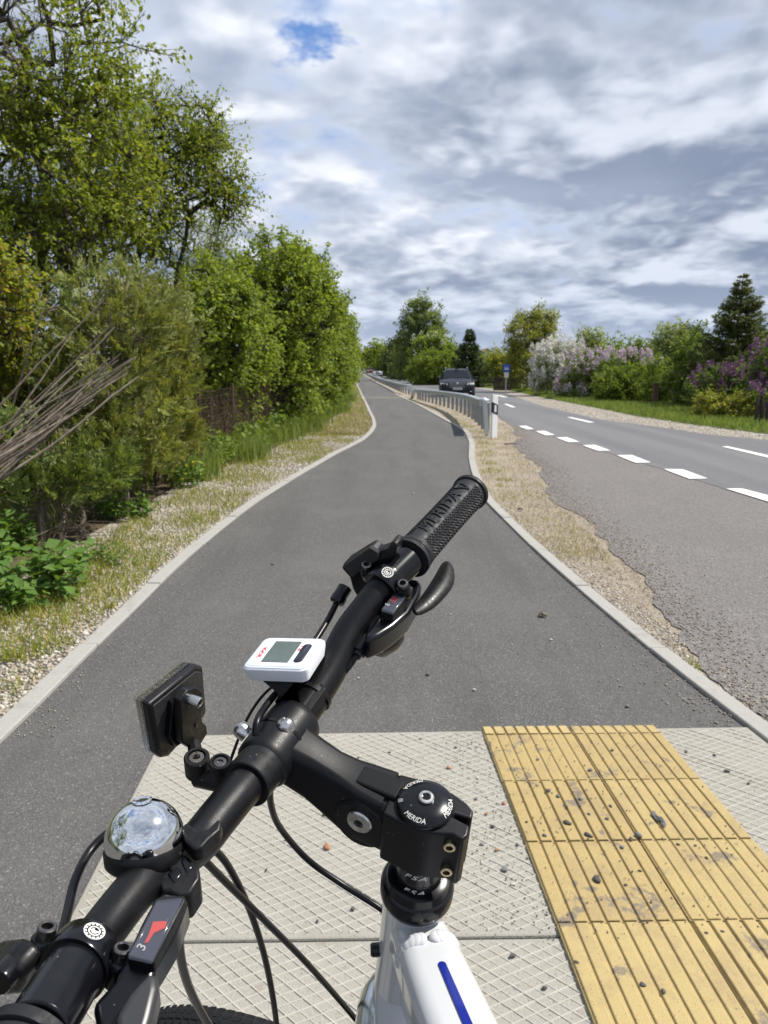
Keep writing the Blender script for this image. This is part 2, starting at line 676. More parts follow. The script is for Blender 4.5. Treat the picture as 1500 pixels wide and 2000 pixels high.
E_PL = smoothed(Edge([(15, 1450), (100, 1350), (180, 1270), (260, 1197), (333, 1120), (417, 1047), (500, 982), (575, 935), (657, 887), (711, 860), (729, 843), (735, 831),
             (732, 818), (724, 803), (711, 776), (702, 758), (693.5, 740), (691, 728), (690.8, 719), (691, 714)], near=[(-1.72, -8), (-1.72, 0)]), 3)
E_PR = smoothed(Edge([(1457, 1415), (1370, 1355), (1266, 1268), (1153, 1173), (1045, 1077), (980, 1012), (945, 978), (921.5, 926), (915, 895), (917, 867), (913.5, 857), (909, 845),
             (885, 830), (858, 815), (810, 788), (784.5, 776.6), (756, 759.5), (729, 744.5), (708, 732), (699, 723), (695.5, 716), (694, 714)],
            near=[(1.9, -8), (1.55, .8)]), 3)
E_PL.x[:] = np.where(E_PL.y < 2.5, E_PL(2.5), E_PL.x)
KW = .078
E_VEG = Edge([(0, 1210), (130, 1150), (200, 1080), (330, 1000), (420, 940), (560, 885), (640, 842), (690, 806), (700, 790), (693, 760), (688, 738), (686, 725), (688, 714)], near=[(-2.6, -8), (-2.45, 3)])
E_SR = Edge([(1500, 1415), (1435, 1363), (1370, 1285), (1327, 1225), (1266, 1168), (1223, 1112), (1179, 1056), (1127, 1008), (1075, 960), (1067, 930), (1028, 891), (1010, 865), (1004, 836),
             (985, 818), (940, 802), (880, 787), (806, 766), (776, 757), (745, 744), (722, 733), (706, 724), (700, 716), (698, 714)], near=[(2.6, -8), (1.95, 1.2)])
E_DASH = Edge([(1500, 980), (1418, 956), (1296, 917), (1205, 890), (1138, 870), (1086, 855), (1046, 843), (1012, 833), (985, 818), (940, 802), (880, 787), (806, 766), (776, 757), (745, 744), (722, 733), (706, 724), (700, 716), (698, 714)],
              near=[(7.2, -8), (5.1, 2)])
E_RR = smoothed(Edge([(1500, 859), (1390, 850), (1280, 833), (1170, 819), (1060, 793), (987, 767), (920, 757), (830, 741.5), (770, 730), (730, 722), (712, 716), (704, 714)], near=[(16, -8), (12, 1), (7.6, 9)]), 2)
E_SH = Edge([(1500, 848), (1353, 830), (1243, 813), (1097, 784), (1000, 763), (925, 754.5), (835, 740), (772, 729), (731, 721.5), (713, 715.5), (705, 713.8)], near=[(17, -8), (13, 1), (8.3, 9)])


def sheet(name, eL, eR, y0, y1, z, mat, ncol=1, jitL=0.0, jitR=0.0, parent=None, kind='structure'):
    ys = YG[(YG > y0) & (YG < y1)]
    ys = np.concatenate([[y0], ys, [y1]])
    if jitL or jitR:
        fine = np.arange(y0, min(y1, 30), .06)
        ys = np.unique(np.concatenate([fine, ys]))
    r = np.random.default_rng(len(name) * 7 + 3)
    a, b = eL(ys).copy(), eR(ys).copy()
    nz = lambda s: sum(np.interp(ys, np.arange(y0, y1 + 2 * w, w), r.normal(0, 1, len(np.arange(y0, y1 + 2 * w, w)))) * w ** .6 for w in (.06, .13, .3, .8)) * s
    if jitL: a += nz(jitL)
    if jitR: b += nz(jitR)
    V, F = [], []
    zz = np.array([gz(t) for t in ys]) + z
    for j in range(ncol + 1):
        t = j / ncol
        V.append(np.stack([a * (1 - t) + b * t, ys, zz], 1))
    n = len(ys)
    V = np.concatenate(V)
    for j in range(ncol):
        i = np.arange(n - 1)
        F.append(np.stack([j * n + i, (j + 1) * n + i, (j + 1) * n + i + 1, j * n + i + 1], 1))
    o = np_mesh(name, V, np.concatenate(F), mat, parent)
    if kind: o['kind'] = kind
    return o


cst = lambda c: (lambda y: np.full(np.shape(y), float(c)))
plus = lambda e, d: (lambda y: e(y) + d)
sheet('ground', cst(-700), cst(700), -8, 1500, -.034, M_SOIL, 24)
YS = float(gp(318, 1441)[1])
sheet('driveway', cst(-6), cst(1.5), -8, YS - .02, 0.0, M_ASPH)
sheet('driveway_edge', cst(-6), plus(E_PL, -.001), YS - .02, 2.62, -.001, M_ASPH)
sheet('bike_path', E_PL, E_PR, YS - .02, 500, 0.0, M_ASPH, 2)
sheet('gravel_verge', plus(E_VEG, -.35), plus(E_PL, -.02), 2.61, 500, -.008, M_GRAV, 2)
sheet('planting_strip', lambda y: E_VEG(y) - 9, plus(E_VEG, -.1), 1, 300, -.018, M_LIT, 3)
sheet('sand_verge', plus(E_PR, .03), plus(E_SR, .7), -8, 500, -.006, M_SAND, 2)
sheet('side_road', E_SR, plus(E_DASH, .3), -8, 40, 0.0, M_CHIP, 3, jitL=.05)
sheet('road', E_DASH, E_RR, -8, 500, .004, M_ROAD, 3)
sheet('road_shoulder', plus(E_RR, -.1), plus(E_SH, .15), -8, 500, -.002, M_GRAV, 1)
sheet('grass_verge', E_SH, plus(E_SH, 30), -8, 300, .006, M_GRASS, 3)

# kerbs of single stones, the rest of each as one run
def kerb(e, side, y0, ysplit, y1):
    top = bpy.data.objects.new('kerb', None)
    C.objects.link(top)
    tag(top, kind='structure')
    y = y0
    while y < ysplit:
        L = 1.0
        n = 7
        ring = []
        for t in np.linspace(y + .004, y + L - .004, n):
            x0 = float(e(t)) + side * (-.004)
            x1 = float(e(t)) + side * KW
            h = .016 + .002 * math.sin(y * 3.1)
            ring.append([(x0, t, gz(t) - .05), (x1, t, gz(t) - .05), (x1, t, gz(t) + h), (x0, t, gz(t) + h)])
        MB().loft(ring).build('kerb_stone', M_KERB, top, smooth=False, bevel=.004, seg=1)
        y += L
    ring = []
    for t in np.concatenate([[y], YG[(YG > y) & (YG < y1)]]):
        x0 = float(e(t))
        x1 = x0 + side * (KW + t * .0006)
        ring.append([(x0, t, gz(t) - .05), (x1, t, gz(t) - .05), (x1, t, gz(t) + .016), (x0, t, gz(t) + .016)])
    k = MB().loft(ring).build('kerb_run', M_KERB, top, smooth=False)
    tag(k, kind='stuff')


kerb(E_PL, -1, 2.40, 32, 480)
kerb(E_PR, 1, 1.35, 36, 480)

# crossing strip of pale stone over the path
sa, sb_ = gp(709, 777), gp(785, 777)
mb = MB()
mb.loft([[(sa[0] + .05, sa[1] + d, gz(sa[1] + d) + zz) for d, zz in ((-.16, .004), (.16, .004), (.16, .012), (-.16, .012))],
         [(sb_[0] - .05, sb_[1] + d, gz(sb_[1] + d) + zz) for d, zz in ((-.16, .004), (.16, .004), (.16, .012), (-.16, .012))]])
tag(mb.build('crossing_strip', pbr('strip_paint', (.52, .44, .24), .8, noise=.5, nscale=12), smooth=False), kind='structure')

# painted dashes: edge line beside the side road, centre line beyond
M_PAINT = ground_mat('road_paint', lambda T, p: (T.mix(T.math('MULTIPLY', T.step(T.noise(p, 30, 6, .75), .48, .68), .55), (.72, .72, .69), (.22, .21, .20)), T.noise(p, 90, 2), .3, .004), .75)
mk = bpy.data.objects.new('road_marking', None)
C.objects.link(mk)
tag(mk, kind='structure')


def dash(corners):
    w = [gp(u, v) for u, v in corners]
    ring = [[(p[0], p[1], gz(p[1]) + .008) for p in w], [(p[0], p[1], gz(p[1]) + .0105) for p in w]]
    MB().loft(ring).build('dash', M_PAINT, mk, smooth=False)


for c in ([(1418, 956), (1450, 956), (1540, 980), (1512, 985)], [(1296, 917.5), (1333, 918), (1382, 936), (1346, 936.5)], [(1205, 890.5), (1234, 890), (1271, 904.5), (1241, 905)],
          [(1138, 871), (1162, 870), (1192, 881), (1168, 881.5)], [(1086, 855.5), (1107, 855), (1132, 864), (1111, 864.5)], [(1046, 843), (1064, 842.5), (1083, 850.5), (1065, 851)],
          [(1013, 833), (1028, 832.5), (1043, 839), (1028, 839.5)]):
    dash(c)
for c in ([(1409, 873), (1422, 873), (1530, 897), (1500, 895)], [(1107, 815.5), (1116, 815.5), (1162, 826), (1150, 826)], [(984, 789.5), (990, 789.5), (1008, 796), (1000, 796)],
          [(941, 777), (946, 777), (957, 781.5), (951, 781.5)], [(968, 772), (976, 772), (992, 776), (983, 776)]):
    dash(c)

# ------------------------------------------------------------------ ribbed concrete slabs
def f_slab(T, p):
    c = T.mix(T.noise(p, 130, 5, .7), (.225, .215, .192), (.36, .342, .302))
    c = T.mix(T.math('MULTIPLY', T.step(T.noise(p, 2.2, 5, .65), .46, .64), .55), c, (.26, .24, .205))
    c = T.mix(T.math('MULTIPLY', T.step(T.noise(p, 14, 5, .7), .6, .72), .5), c, (.19, .155, .12))
    c = T.mix(T.math('MULTIPLY', T.step(T.voro(p, 60), .16, .08), .7), c, (.12, .09, .07))
    return c, T.noise(p, 260, 4), .6, .004


M_SLAB = ground_mat('slab_concrete', f_slab)
M_RIB = ground_mat('slab_ridge', lambda T, p: (T.mix(T.noise(p, 60, 4, .7), (.29, .275, .24), (.46, .44, .385)), T.noise(p, 300, 3), .4, .003))
apron = bpy.data.objects.new('concrete_apron', None)
C.objects.link(apron)
tag(apron, kind='structure')
fl, fr = gp(318, 1441)[:2], gp(1452, 1424)[:2]
jl, jr = gp(110, 1850)[:2], gp(1085, 1836)[:2]


def clip_poly(seg, poly):
    """segment against a convex polygon (counter-clockwise)"""
    (x0, y0), (x1, y1) = seg
    t0, t1 = 0.0, 1.0
    for i in range(len(poly)):
        ax, ay = poly[i]
        bx, by = poly[(i + 1) % len(poly)]
        nx, ny = -(by - ay), bx - ax
        d0 = (x0 - ax) * nx + (y0 - ay) * ny
        d1 = (x1 - ax) * nx + (y1 - ay) * ny
        if d0 < 0 and d1 < 0: return None
        if d0 < 0: t0 = max(t0, d0 / (d0 - d1))
        elif d1 < 0: t1 = min(t1, d0 / (d0 - d1))
    if t1 <= t0: return None
    return (x0 + (x1 - x0) * t0, y0 + (y1 - y0) * t0), (x0 + (x1 - x0) * t1, y0 + (y1 - y0) * t1)


def slab(poly):
    """poly counter-clockwise in plan"""
    zt = .010
    s = MB().prism([(x, y, zt) for x, y in poly], (0, 0, -.06)).build('slab', M_SLAB, apron, smooth=False, bevel=.006, seg=2)
    cx = sum(q[0] for q in poly) / len(poly)
    cy = sum(q[1] for q in poly) / len(poly)
    inner = [(cx + (x - cx) * .985, cy + (y - cy) * .965) for x, y in poly]
    mb = MB()
    for ang, gap in ((26, .027), (-42, .0265)):
        a = math.radians(ang)
        d = np.array([math.cos(a), math.sin(a)])
        n = np.array([-d[1], d[0]])
        for k in range(-150, 150):
            o = np.array([cx, cy]) + n * gap * k
            # in short lengths so the worn ridges waver in height
            r = clip_poly((tuple(o - d * 6), tuple(o + d * 6)), inner)
            if r is None: continue
            A, B = np.array(r[0]), np.array(r[1])
            L = np.linalg.norm(B - A)
            m = max(2, int(L / .11))
            ring = []
            for t in np.linspace(0, 1, m + 1):
                q = A + (B - A) * t
                h = .0022 + random.uniform(-.0013, .0007)
                w = .0026 + random.uniform(-.0008, .0006)
                ring.append([(q[0] - n[0] * (w + .0016), q[1] - n[1] * (w + .0016), zt - .002), (q[0] - n[0] * w * .5, q[1] - n[1] * w * .5, zt + h),
                             (q[0] + n[0] * w * .5, q[1] + n[1] * w * .5, zt + h), (q[0] + n[0] * (w + .0016), q[1] + n[1] * (w + .0016), zt - .002)])
            mb.loft(ring, cap=False)
    g = mb.build('ridge_lattice', M_RIB, s, smooth=False)
    tag(g, kind='stuff')


def lerp(a, b, t): return tuple(np.array(a) + (np.array(b) - np.array(a)) * t)
ext = lambda a, b, x: lerp(a, b, (x - a[0]) / (b[0] - a[0]))
E_KR = lambda y: float(E_PR(y)) - .012
jr2 = ext(jl, jr, E_KR(jr[1]))
dl = (jl[0] - fl[0], jl[1] - fl[1])
g_ = .0035
slab([(jl[0], jl[1] + g_), (jr2[0], jr2[1] + g_), (E_KR(fr[1]), fr[1]), fl])
bl = (jl[0] + dl[0] * .95, jl[1] + dl[1] * .95)
slab([(bl[0], bl[1]), (1.5, bl[1]), (jr2[0], jr2[1] - g_), (jl[0], jl[1] - g_)])

# ------------------------------------------------------------------ yellow tactile plates
def f_tile(T, p):
    oi = T.node('ShaderNodeObjectInfo').outputs['Random']
    c = T.mix(oi, (.335, .245, .095), (.44, .342, .150))
    c = T.mix(T.step(T.noise(p, 420, 3, .8), .35, .75), T.mix(.30, c, (.16, .11, .05)), T.mix(.35, c, (.60, .50, .27)))
    c = T.mix(T.math('MULTIPLY', T.step(T.noise(p, 9, 5, .7), .45, .68), .6), c, (.27, .20, .105))
    c = T.mix(T.math('MULTIPLY', T.step(T.noise(T.vmath('ADD', p, (3.3, 1.2, 0)), 6.5, 6, .72), .565, .63), .85), c, (.15, .125, .10))
    c = T.mix(T.step(T.voro(p, 95), .13, .07), c, (.08, .065, .05))
    return c, T.noise(p, 320, 4), .35, .003


M_TILE = ground_mat('tactile_yellow', f_tile, .75, .3)
tO = gp(938, 1428)[:2]
tX = gp(1278, 1424)[:2] - tO
tw = float(np.linalg.norm(tX)) / 2
tX = tX / np.linalg.norm(tX)
tB = gp(1100, 1860)[:2]
tY = tO - tB
tY = tY / np.linalg.norm(tY)
tac = thing('tactile_paving', (tO[0], tO[1], .01), 'strip of yellow ribbed tactile paving plates on the concrete slabs', 'tactile paving')
row_px = [1428, 1446, 1538, 1658, 1818]
rows = [0.0]
for v in row_px[1:]:
    # where the seam crosses the left edge of the strip
    lo, hi = 0.0, 3.0
    for _ in range(50):
        m = (lo + hi) / 2
        q = tO - tY * m
        d = q[1] * CP + EYE * SP
        vv = 1000 + FOC * (-(q[1] * SP - EYE * CP)) / d
        if vv < v: lo = m
        else: hi = m
    rows.append(lo)
rows += [rows[-1] + tw, rows[-1] + 2 * tw]


def tile(col, d0, d1, ramp=False):
    mb = MB()
    g = .002
    z0, zb, zt = .0105, .0180 + random.uniform(-.001, .001), .0232 + random.uniform(-.001, .001)
    P = lambda x, y, z: (tO[0] + tX[0] * x - tY[0] * y, tO[1] + tX[1] * x - tY[1] * y, z)
    x0, x1 = col * tw + g, (col + 1) * tw - g
    y0, y1 = d0 + g, d1 - g
    zf = zb - (.005 if ramp else 0)
    mb.loft([[P(x0, y0, z0), P(x1, y0, z0), P(x1, y0, zf), P(x0, y0, zf)], [P(x0, y1, z0), P(x1, y1, z0), P(x1, y1, zb), P(x0, y1, zb)]])
    n = 8
    pw = (x1 - x0) / n
    for i in range(n):
        a, b = x0 + i * pw + .0017, x0 + (i + 1) * pw - .0017
        e0, e1 = y0 + .0008, y1 - .0008
        lift = -.004 if ramp else 0
        q = .0040
        mb.loft([[P(a, e0, zf - .001), P(b, e0, zf - .001), P(b - q, e0 + .0008, zt + lift), P(a + q, e0 + .0008, zt + lift)],
                 [P(a, e1, zb - .001), P(b, e1, zb - .001), P(b - q, e1 - .0008, zt), P(a + q, e1 - .0008, zt)]])
    mb.build('plate', M_TILE, tac, smooth=False, bevel=.0012, seg=1)


for i in range(len(rows) - 1):
    for c in (0, 1):
        tile(c, rows[i], rows[i + 1], ramp=(i == 0))
# ================================================================== THE BICYCLE
# the steering assembly has its own axes: S forward along the stem, B along the bar to the right, A up the steerer
BP = np.array([0.0291, 0.4723, 1.0164])
BA = np.array([0.0531, -0.3217, 0.9453])
BS = np.array([-0.9159, 0.3614, 0.1745])
BB = np.array([0.3978, 0.8751, 0.2755])
_R3 = np.array([BS, BB, BA])
DLT = 1.0652
FR_R = BB * math.cos(DLT) - BS * math.sin(DLT)      # frame: to the right
FR_F = BB * math.sin(DLT) + BS * math.cos(DLT)      # frame: forward, square to the steerer


def lw(s, b, a): return BP + BS * s + BB * b + BA * a


def lpx(u, v, ax, val):
    """steering-frame point on the ray of a pixel where one coordinate has a known value"""
    d = pt(u, v, 1.0) - np.array([0, 0, EYE])
    o = _R3 @ (np.array([0, 0, EYE]) - BP)
    dd = _R3 @ d
    return o + dd * ((val - o[ax]) / dd[ax])


def pw(u, v, ax, val): return lw(*lpx(u, v, ax, val))


AXV = {0: BS, 1: BB, 2: BA}


def pprism(mb, px, ax, val, depth):
    mb.prism([pw(u, v, ax, val) for u, v in px], AXV[ax] * depth)
    return mb


hub = lw(.045, 0, -.735)
bike = thing('bicycle', (hub[0], hub[1], 0), 'white trekking bicycle with black handlebar turned to the left, seen from the saddle', 'bicycle')

K_BAR = pbr('bar_black', (.0050, .0050, .0058), .36, spec=.26, noise=.25, nscale=700, bump=.12, bscale=2200)
K_STEM = pbr('stem_black', (.0050, .0053, .0064), .40, spec=.24, noise=.1, nscale=700, bump=.05, bscale=2400)
K_GLOSS = pbr('gloss_black', (.0040, .0042, .0058), .2, spec=.36)
K_PLAS = pbr('plastic_black', (.0065, .0066, .0074), .42, spec=.28, noise=.3, nscale=120)
K_RUB = pbr('rubber_black', (.017, .0175, .020), .62, spec=.26, noise=.3, nscale=90)
K_TYRE = pbr('tyre_rubber', (.012, .012, .013), .7, spec=.3, noise=.4, nscale=60)
K_CABLE = pbr('cable_black', (.004, .004, .005), .34, spec=.28)
K_STEEL = pbr('bolt_steel', (.62, .61, .59), .28, metal=1.0, noise=.35, nscale=160)
K_DARKST = pbr('dark_steel', (.20, .19, .18), .33, metal=1.0, noise=.4, nscale=200)
K_BRASS = pbr('yellowed_steel', (.52, .43, .26), .34, metal=1.0, noise=.4, nscale=300)
K_CHROME = pbr('chrome', (.78, .78, .77), .085, metal=1.0)
K_SILV = pbr('silver_fork', (.60, .63, .68), .2, metal=1.0)
K_WHITE = pbr('frame_white', (.50, .51, .525), .30, spec=.5, coat=.6)
K_BLUE = pbr('decal_blue', (.004, .014, .20), .3, coat=.5)
K_PRINT = pbr('white_print', (.62, .61, .57), .5)
K_CASE = pbr('case_white', (.76, .78, .82), .35, spec=.5)
K_CASEG = pbr('case_rim', (.55, .60, .68), .25, spec=.5)
K_LCD = pbr('lcd_glass', (.095, .125, .115), .12, spec=.5, noise=.3, nscale=60)
K_RED = pbr('red_plastic', (.72, .055, .025), .4)
K_REDP = pbr('red_print', (.62, .05, .05), .5)
K_CLEAR = pbr('clear_plastic', (.12, .13, .17), .10, spec=.7, alpha=.30)
K_GOLD = pbr('gold_ring', (.45, .31, .10), .3, metal=1.0)


for _m in (K_BAR, K_STEM, K_PLAS, K_GLOSS):
    _T = NT(_m.node_tree)
    _b = next(n for n in _m.node_tree.nodes if n.type == 'BSDF_PRINCIPLED')
    _p = _T.node('ShaderNodeTexCoord').outputs['Object']
    _v = _T.node('ShaderNodeTexVoronoi')
    _T.put(_v.inputs['Vector'], _p)
    _v.inputs['Scale'].default_value = 260
    _sc = _T.node('ShaderNodeSeparateColor')
    _T.put(_sc.inputs[0], _v.outputs['Color'])
    _f = _T.math('MULTIPLY', _T.step(_v.outputs['Distance'], .16, .07), _T.step(_sc.outputs[0], .90, .95))
    _f = _T.math('ADD', _T.math('MULTIPLY', _f, .55), _T.math('MULTIPLY', _T.step(_T.noise(_p, 45, 5, .7), .45, .75), .010), clamp=True)
    _old = _b.inputs['Base Color'].links[0].from_socket if _b.inputs['Base Color'].links else tuple(_b.inputs['Base Color'].default_value)
    _T.put(_b.inputs['Base Color'], _T.mix(_f, _old, (.30, .27, .23)))


def text_geo(body, size, extrude, shear=0.0, spacing=1.0):
    cu = bpy.data.curves.new('lettering', 'FONT')
    cu.body = body
    cu.size = size
    cu.extrude = extrude
    cu.shear = shear
    cu.space_character = spacing
    cu.resolution_u = 3
    cu.align_x = 'CENTER'
    cu.align_y = 'CENTER'
    o = bpy.data.objects.new('lettering', cu)
    C.objects.link(o)
    bpy.context.view_layer.update()
    me = bpy.data.meshes.new_from_object(o.evaluated_get(bpy.context.evaluated_depsgraph_get()))
    bm = bmesh.new()
    bm.from_mesh(me)
    bmesh.ops.triangulate(bm, faces=bm.faces)
    bmesh.ops.subdivide_edges(bm, edges=[e for e in bm.edges if e.calc_length() > size * .25], cuts=2)
    vs = [tuple(v.co) for v in bm.verts]
    fs = [tuple(v.index for v in f.verts) for f in bm.faces]
    bm.free()
    bpy.data.objects.remove(o)
    bpy.data.curves.remove(cu)
    bpy.data.meshes.remove(me)
    return vs, fs


def lettering(name, body, size, fn, mat, parent, extrude=.0004, shear=0.0, spacing=1.0):
    """fn maps text x, y, height to the surface it is printed or moulded on"""
    vs, fs = text_geo(body, size, extrude, shear, spacing)
    return MB().add([fn(*v) for v in vs], fs).build(name, mat, parent, smooth=False)


# ---- handlebar
bar_pts = [(.0775, .306, .0712), (.0782, .298, .071), (.090, .185, .0635), (.0975, .15, .058), (.105, .12, .0435), (.109, .10, .033), (.1095, .07, .0180), (.112, .035, .0075), (.1145, 0, .0032),
           (.113, -.035, .0075), (.1118, -.06, .0130), (.111, -.083, .0165), (.110, -.105, .0205), (.1095, -.13, .034), (.1085, -.155, .0475), (.1035, -.19, .0575), (.095, -.22, .071), (.084, -.25, .083), (.066, -.335, .095)]
bar_r = [.0112, .0112, .0112, .0115, .0120, .0125, .0131, .0132, .0132, .0132, .0131, .0129, .0126, .0120, .0116, .0112, .0112, .0112, .0112]
MB().tube([lw(*p) for p in bar_pts], bar_r, 40, smooth_in=6).build('handlebar', K_BAR, bike)
_bs, _ = spline([np.array(p) for p in bar_pts], .01, 12)
_bs = np.array(_bs)


def bar_at(b):
    o = np.argsort(_bs[:, 1])
    s = np.interp(b, _bs[o, 1], _bs[o, 0])
    a = np.interp(b, _bs[o, 1], _bs[o, 2])
    return np.array([s, b, a])


def bar_frame(b):
    """point on the bar in world space, its direction, and two square directions (forward, up)"""
    p = bar_at(b)
    t = bar_at(b + .004) - bar_at(b - .004)
    t = BS * t[0] + BB * t[1] + BA * t[2]
    t /= np.linalg.norm(t)
    f = BS - t * np.dot(BS, t)
    f /= np.linalg.norm(f)
    u = np.cross(f, t)
    if np.dot(u, BA) < 0: u = -u
    return lw(*p), t, f, u


def socket_bolt(name, p, axis, r, h, mat, parent, dome=0.0, hole=.5):
    mb = MB()
    prof = [(r * .97, -h * .6), (r, h * .5), (r * .88, h * .5 + (dome or r * .12)), (r * hole * 1.1, h * .5 + (dome * 1.5 or r * .14)), (r * hole, h * .5 + (dome * 1.3 or r * .08)), (r * hole * .95, h * .05)]
    mb.lathe(p, axis, prof, 20)
    o = mb.build(name, mat, parent, angle=30)
    MB().lathe(np.array(p) + np.array(axis) * h * .08, axis, [(r * hole * .94, -.0002), (r * hole * .94, .0002)], 6).build('socket', K_GLOSS, o, smooth=False)
    return o


# ---- grips with moulded ribs and lettering
def grip(b0, b1, written):
    nL, nC = 190, 120
    P0, t, f, u = bar_frame((b0 + b1) / 2)
    A0, A1 = lw(*bar_at(b0)), lw(*bar_at(b1))
    L = np.linalg.norm(A1 - A0)
    t = (A1 - A0) / L
    f = BS - t * np.dot(BS, t)
    f /= np.linalg.norm(f)
    u = np.cross(f, t)
    if np.dot(u, BA) < 0: u = -u
    R = .0158
    rings = []
    # angle 0 faces the sky and the rider
    for i in range(nL + 1):
        x = L * i / nL
        ring = []
        for k in range(nC):
            th = 2 * math.pi * k / nC
            r = R + .0012 * (abs(x / L - .5) * 2) ** 3
            inside = .012 < x < L - .009
            if inside:
                d = ((math.degrees(th) + 180) % 360) - 180
                if -28 < d < 26 and written:
                    r += 0.0
                elif 26 <= d < 150:
                    r += -.0006 if math.sin(2 * math.pi * x / .0042) < -.1 else .0005
                else:
                    r += .0005 * (1 if (math.sin(2 * math.pi * (x / .0046 + th * 5.5)) > -.2 and math.sin(2 * math.pi * (x / .0046 - th * 5.5)) > -.2) else -1)
            elif x < .005 or x > L - .0045:
                r += .0016
            elif x < .0062 or x > L - .0060:
                r -= .0004
            elif x < .012:
                r += .0009
            ring.append(A0 + t * x + (u * math.cos(th) + f * math.sin(th)) * r)
        rings.append(ring)
    g = MB().loft(rings, cap=True).build('grip', K_RUB, bike, angle=28)
    MB().lathe(A1 - t * .0005, t, [(R + .0010, -.001), (R + .0010, .0006), (R - .001, .0022), (.004, .0030), (0, .0030)], 40).build('end_cap', K_RUB, g)
    if written:
        def wrap(x, y, z):
            th = y / R + .02
            return A0 + t * (L * .50 + x) + (u * math.cos(th) + f * math.sin(th)) * (R + .0006 + z)
        lettering('lettering', 'MERIDA', .0155, lambda x, y, z: wrap(x * 1.22 - .006, y * 1.0, z), K_RUB, g, extrude=.0007, shear=.25, spacing=1.12)
        # pointed emblem beyond the lettering
        mb = MB()
        for a_, b_ in (((.044, -.0055), (.050, .006)), ((.044, -.0055), (.0385, .006)), ((.0385, .006), (.050, .006))):
            mb.tube([wrap(a_[0], a_[1], .0004), wrap((a_[0] + b_[0]) / 2, (a_[1] + b_[1]) / 2, .0004), wrap(b_[0], b_[1], .0004)], .0009, 6)
        mb.build('emblem', K_RUB, g)
    return g


grip(.182, .311, True)
grip(-.243, -.335, False)

# ---- brake clamps: hinged collar, barrel, emblem and two socket bolts
def emblem_disc(o, n, e1, r, parent, mat=K_PRINT):
    mb = MB()
    e2 = np.cross(n, e1)
    def arc(R, w, a0, a1, k=20):
        ring = []
        for i in range(k + 1):
            a = a0 + (a1 - a0) * i / k
            d = e1 * math.cos(a) + e2 * math.sin(a)
            ring.append([o + d * (R - w) , o + d * (R + w), o + d * (R + w) + n * .0004, o + d * (R - w) + n * .0004])
        mb.loft(ring)
    arc(r * .92, r * .05, 0, math.pi * 2)
    for k in range(13): arc(r * .76, r * .07, k * .483, k * .483 + .3, 3)
    arc(r * .5, r * .06, 0, math.pi * 2)
    arc(r * .22, r * .09, .4, 5.2)
    mb.tube([o + e1 * r * .1 - e2 * r * .42 + n * .0003, o - e1 * r * .1 + e2 * r * .42 + n * .0003], r * .07, 6)
    return mb.build('emblem', mat, parent, smooth=False)


def brake_clamp(bc, sgn, b_barrel):
    P0, t, f, u = bar_frame(bc)
    w = .0075
    mb = MB().lathe(P0, t, [(.0118, -w), (.0160, -w), (.0163, -w + .0006), (.0163, w - .0006), (.0160, w), (.0118, w)], 48, ref=u)
    col = mb.build('brake_clamp', K_GLOSS, bike, angle=30)
    # bolt lugs fore and aft of the collar
    for q, name in ((1, 'lug'), (-1, 'lug')):
        c = P0 + f * q * .0185 + u * .004
        MB().lathe(c - u * .010, u, [(.0055, 0), (.0062, .001), (.0062, .012), (.0055, .013)], 20).build(name, K_GLOSS, col)
        socket_bolt('bolt', c + u * .005, u, .0044, .006, K_DARKST, col, hole=.58)
    # barrel towards the grip
    b2 = b_barrel
    Q0, Q1 = lw(*bar_at(bc)), lw(*bar_at(b2))
    MB().tube([Q0, Q1], .0142, 36).build('barrel', K_GLOSS, col, bevel=.0012)
    n = u * .94 - f * .22
    n /= np.linalg.norm(n)
    emblem_disc(P0 + n * .0164, n, t, .0052, col)
    return col, P0, t, f, u


colR, PR_, tR, fR, uR = brake_clamp(.148, 1, .181)
colL, PL_, tL, fL, uL = brake_clamp(-.205, -1, -.242)

# right brake lever body ahead of the bar, seen end-on, with its adjuster and cable
mb = MB()
pprism(mb, [(666, 1110), (672, 1100), (722, 1069), (735, 1080), (757, 1072), (764, 1058), (776, 1064), (772, 1084), (748, 1110), (726, 1140), (700, 1172), (688, 1150), (682, 1128)], 1, .155, .016)
brk = mb.build('brake_lever', K_PLAS, bike, bevel=.002, seg=2)
mb = MB()
pprism(mb, [(670, 1106), (722, 1069), (738, 1080), (736, 1096), (700, 1118), (688, 1128)], 1, .150, .005)
mb.build('lever_pad', pbr('knurled_black', (.02, .02, .02), .55, noise=.6, nscale=900, bump=.8, bscale=1400), brk, bevel=.001)
c0 = pw(660, 1172, 1, .135)
ax_ = pw(646, 1196, 1, .125) - c0
ax_ /= np.linalg.norm(ax_)
MB().lathe(c0 - ax_ * .008, ax_, [(.004, -.006), (.0062, -.005), (.0062, .004), (.0068, .005), (.0068, .010), (.005, .012)], 18).build('cable_adjuster', K_GLOSS, brk)
MB().tube([c0, pw(640, 1212, 1, .115), pw(610, 1260, 1, .085), pw(560, 1330, 1, .045), pw(520, 1378, 1, .012), pw(500, 1420, 1, -.012), pw(505, 1490, 1, -.02)], .0027, 12, smooth_in=5).build('brake_cable', K_CABLE, bike)

# left brake lever stub at the bottom corner
mb = MB()
pprism(mb, [(-40, 1885), (2, 1882), (30, 1898), (42, 1915), (40, 1945), (-10, 1950), (-60, 1960)], 1, -.225, .014)
lb = mb.build('brake_lever', K_PLAS, bike, bevel=.003)
MB().lathe(pw(12, 1902, 1, -.226), tL, [(.0055, -.006), (.006, -.005), (.006, .006), (.0052, .007)], 18).build('pivot_cap', K_GLOSS, lb)

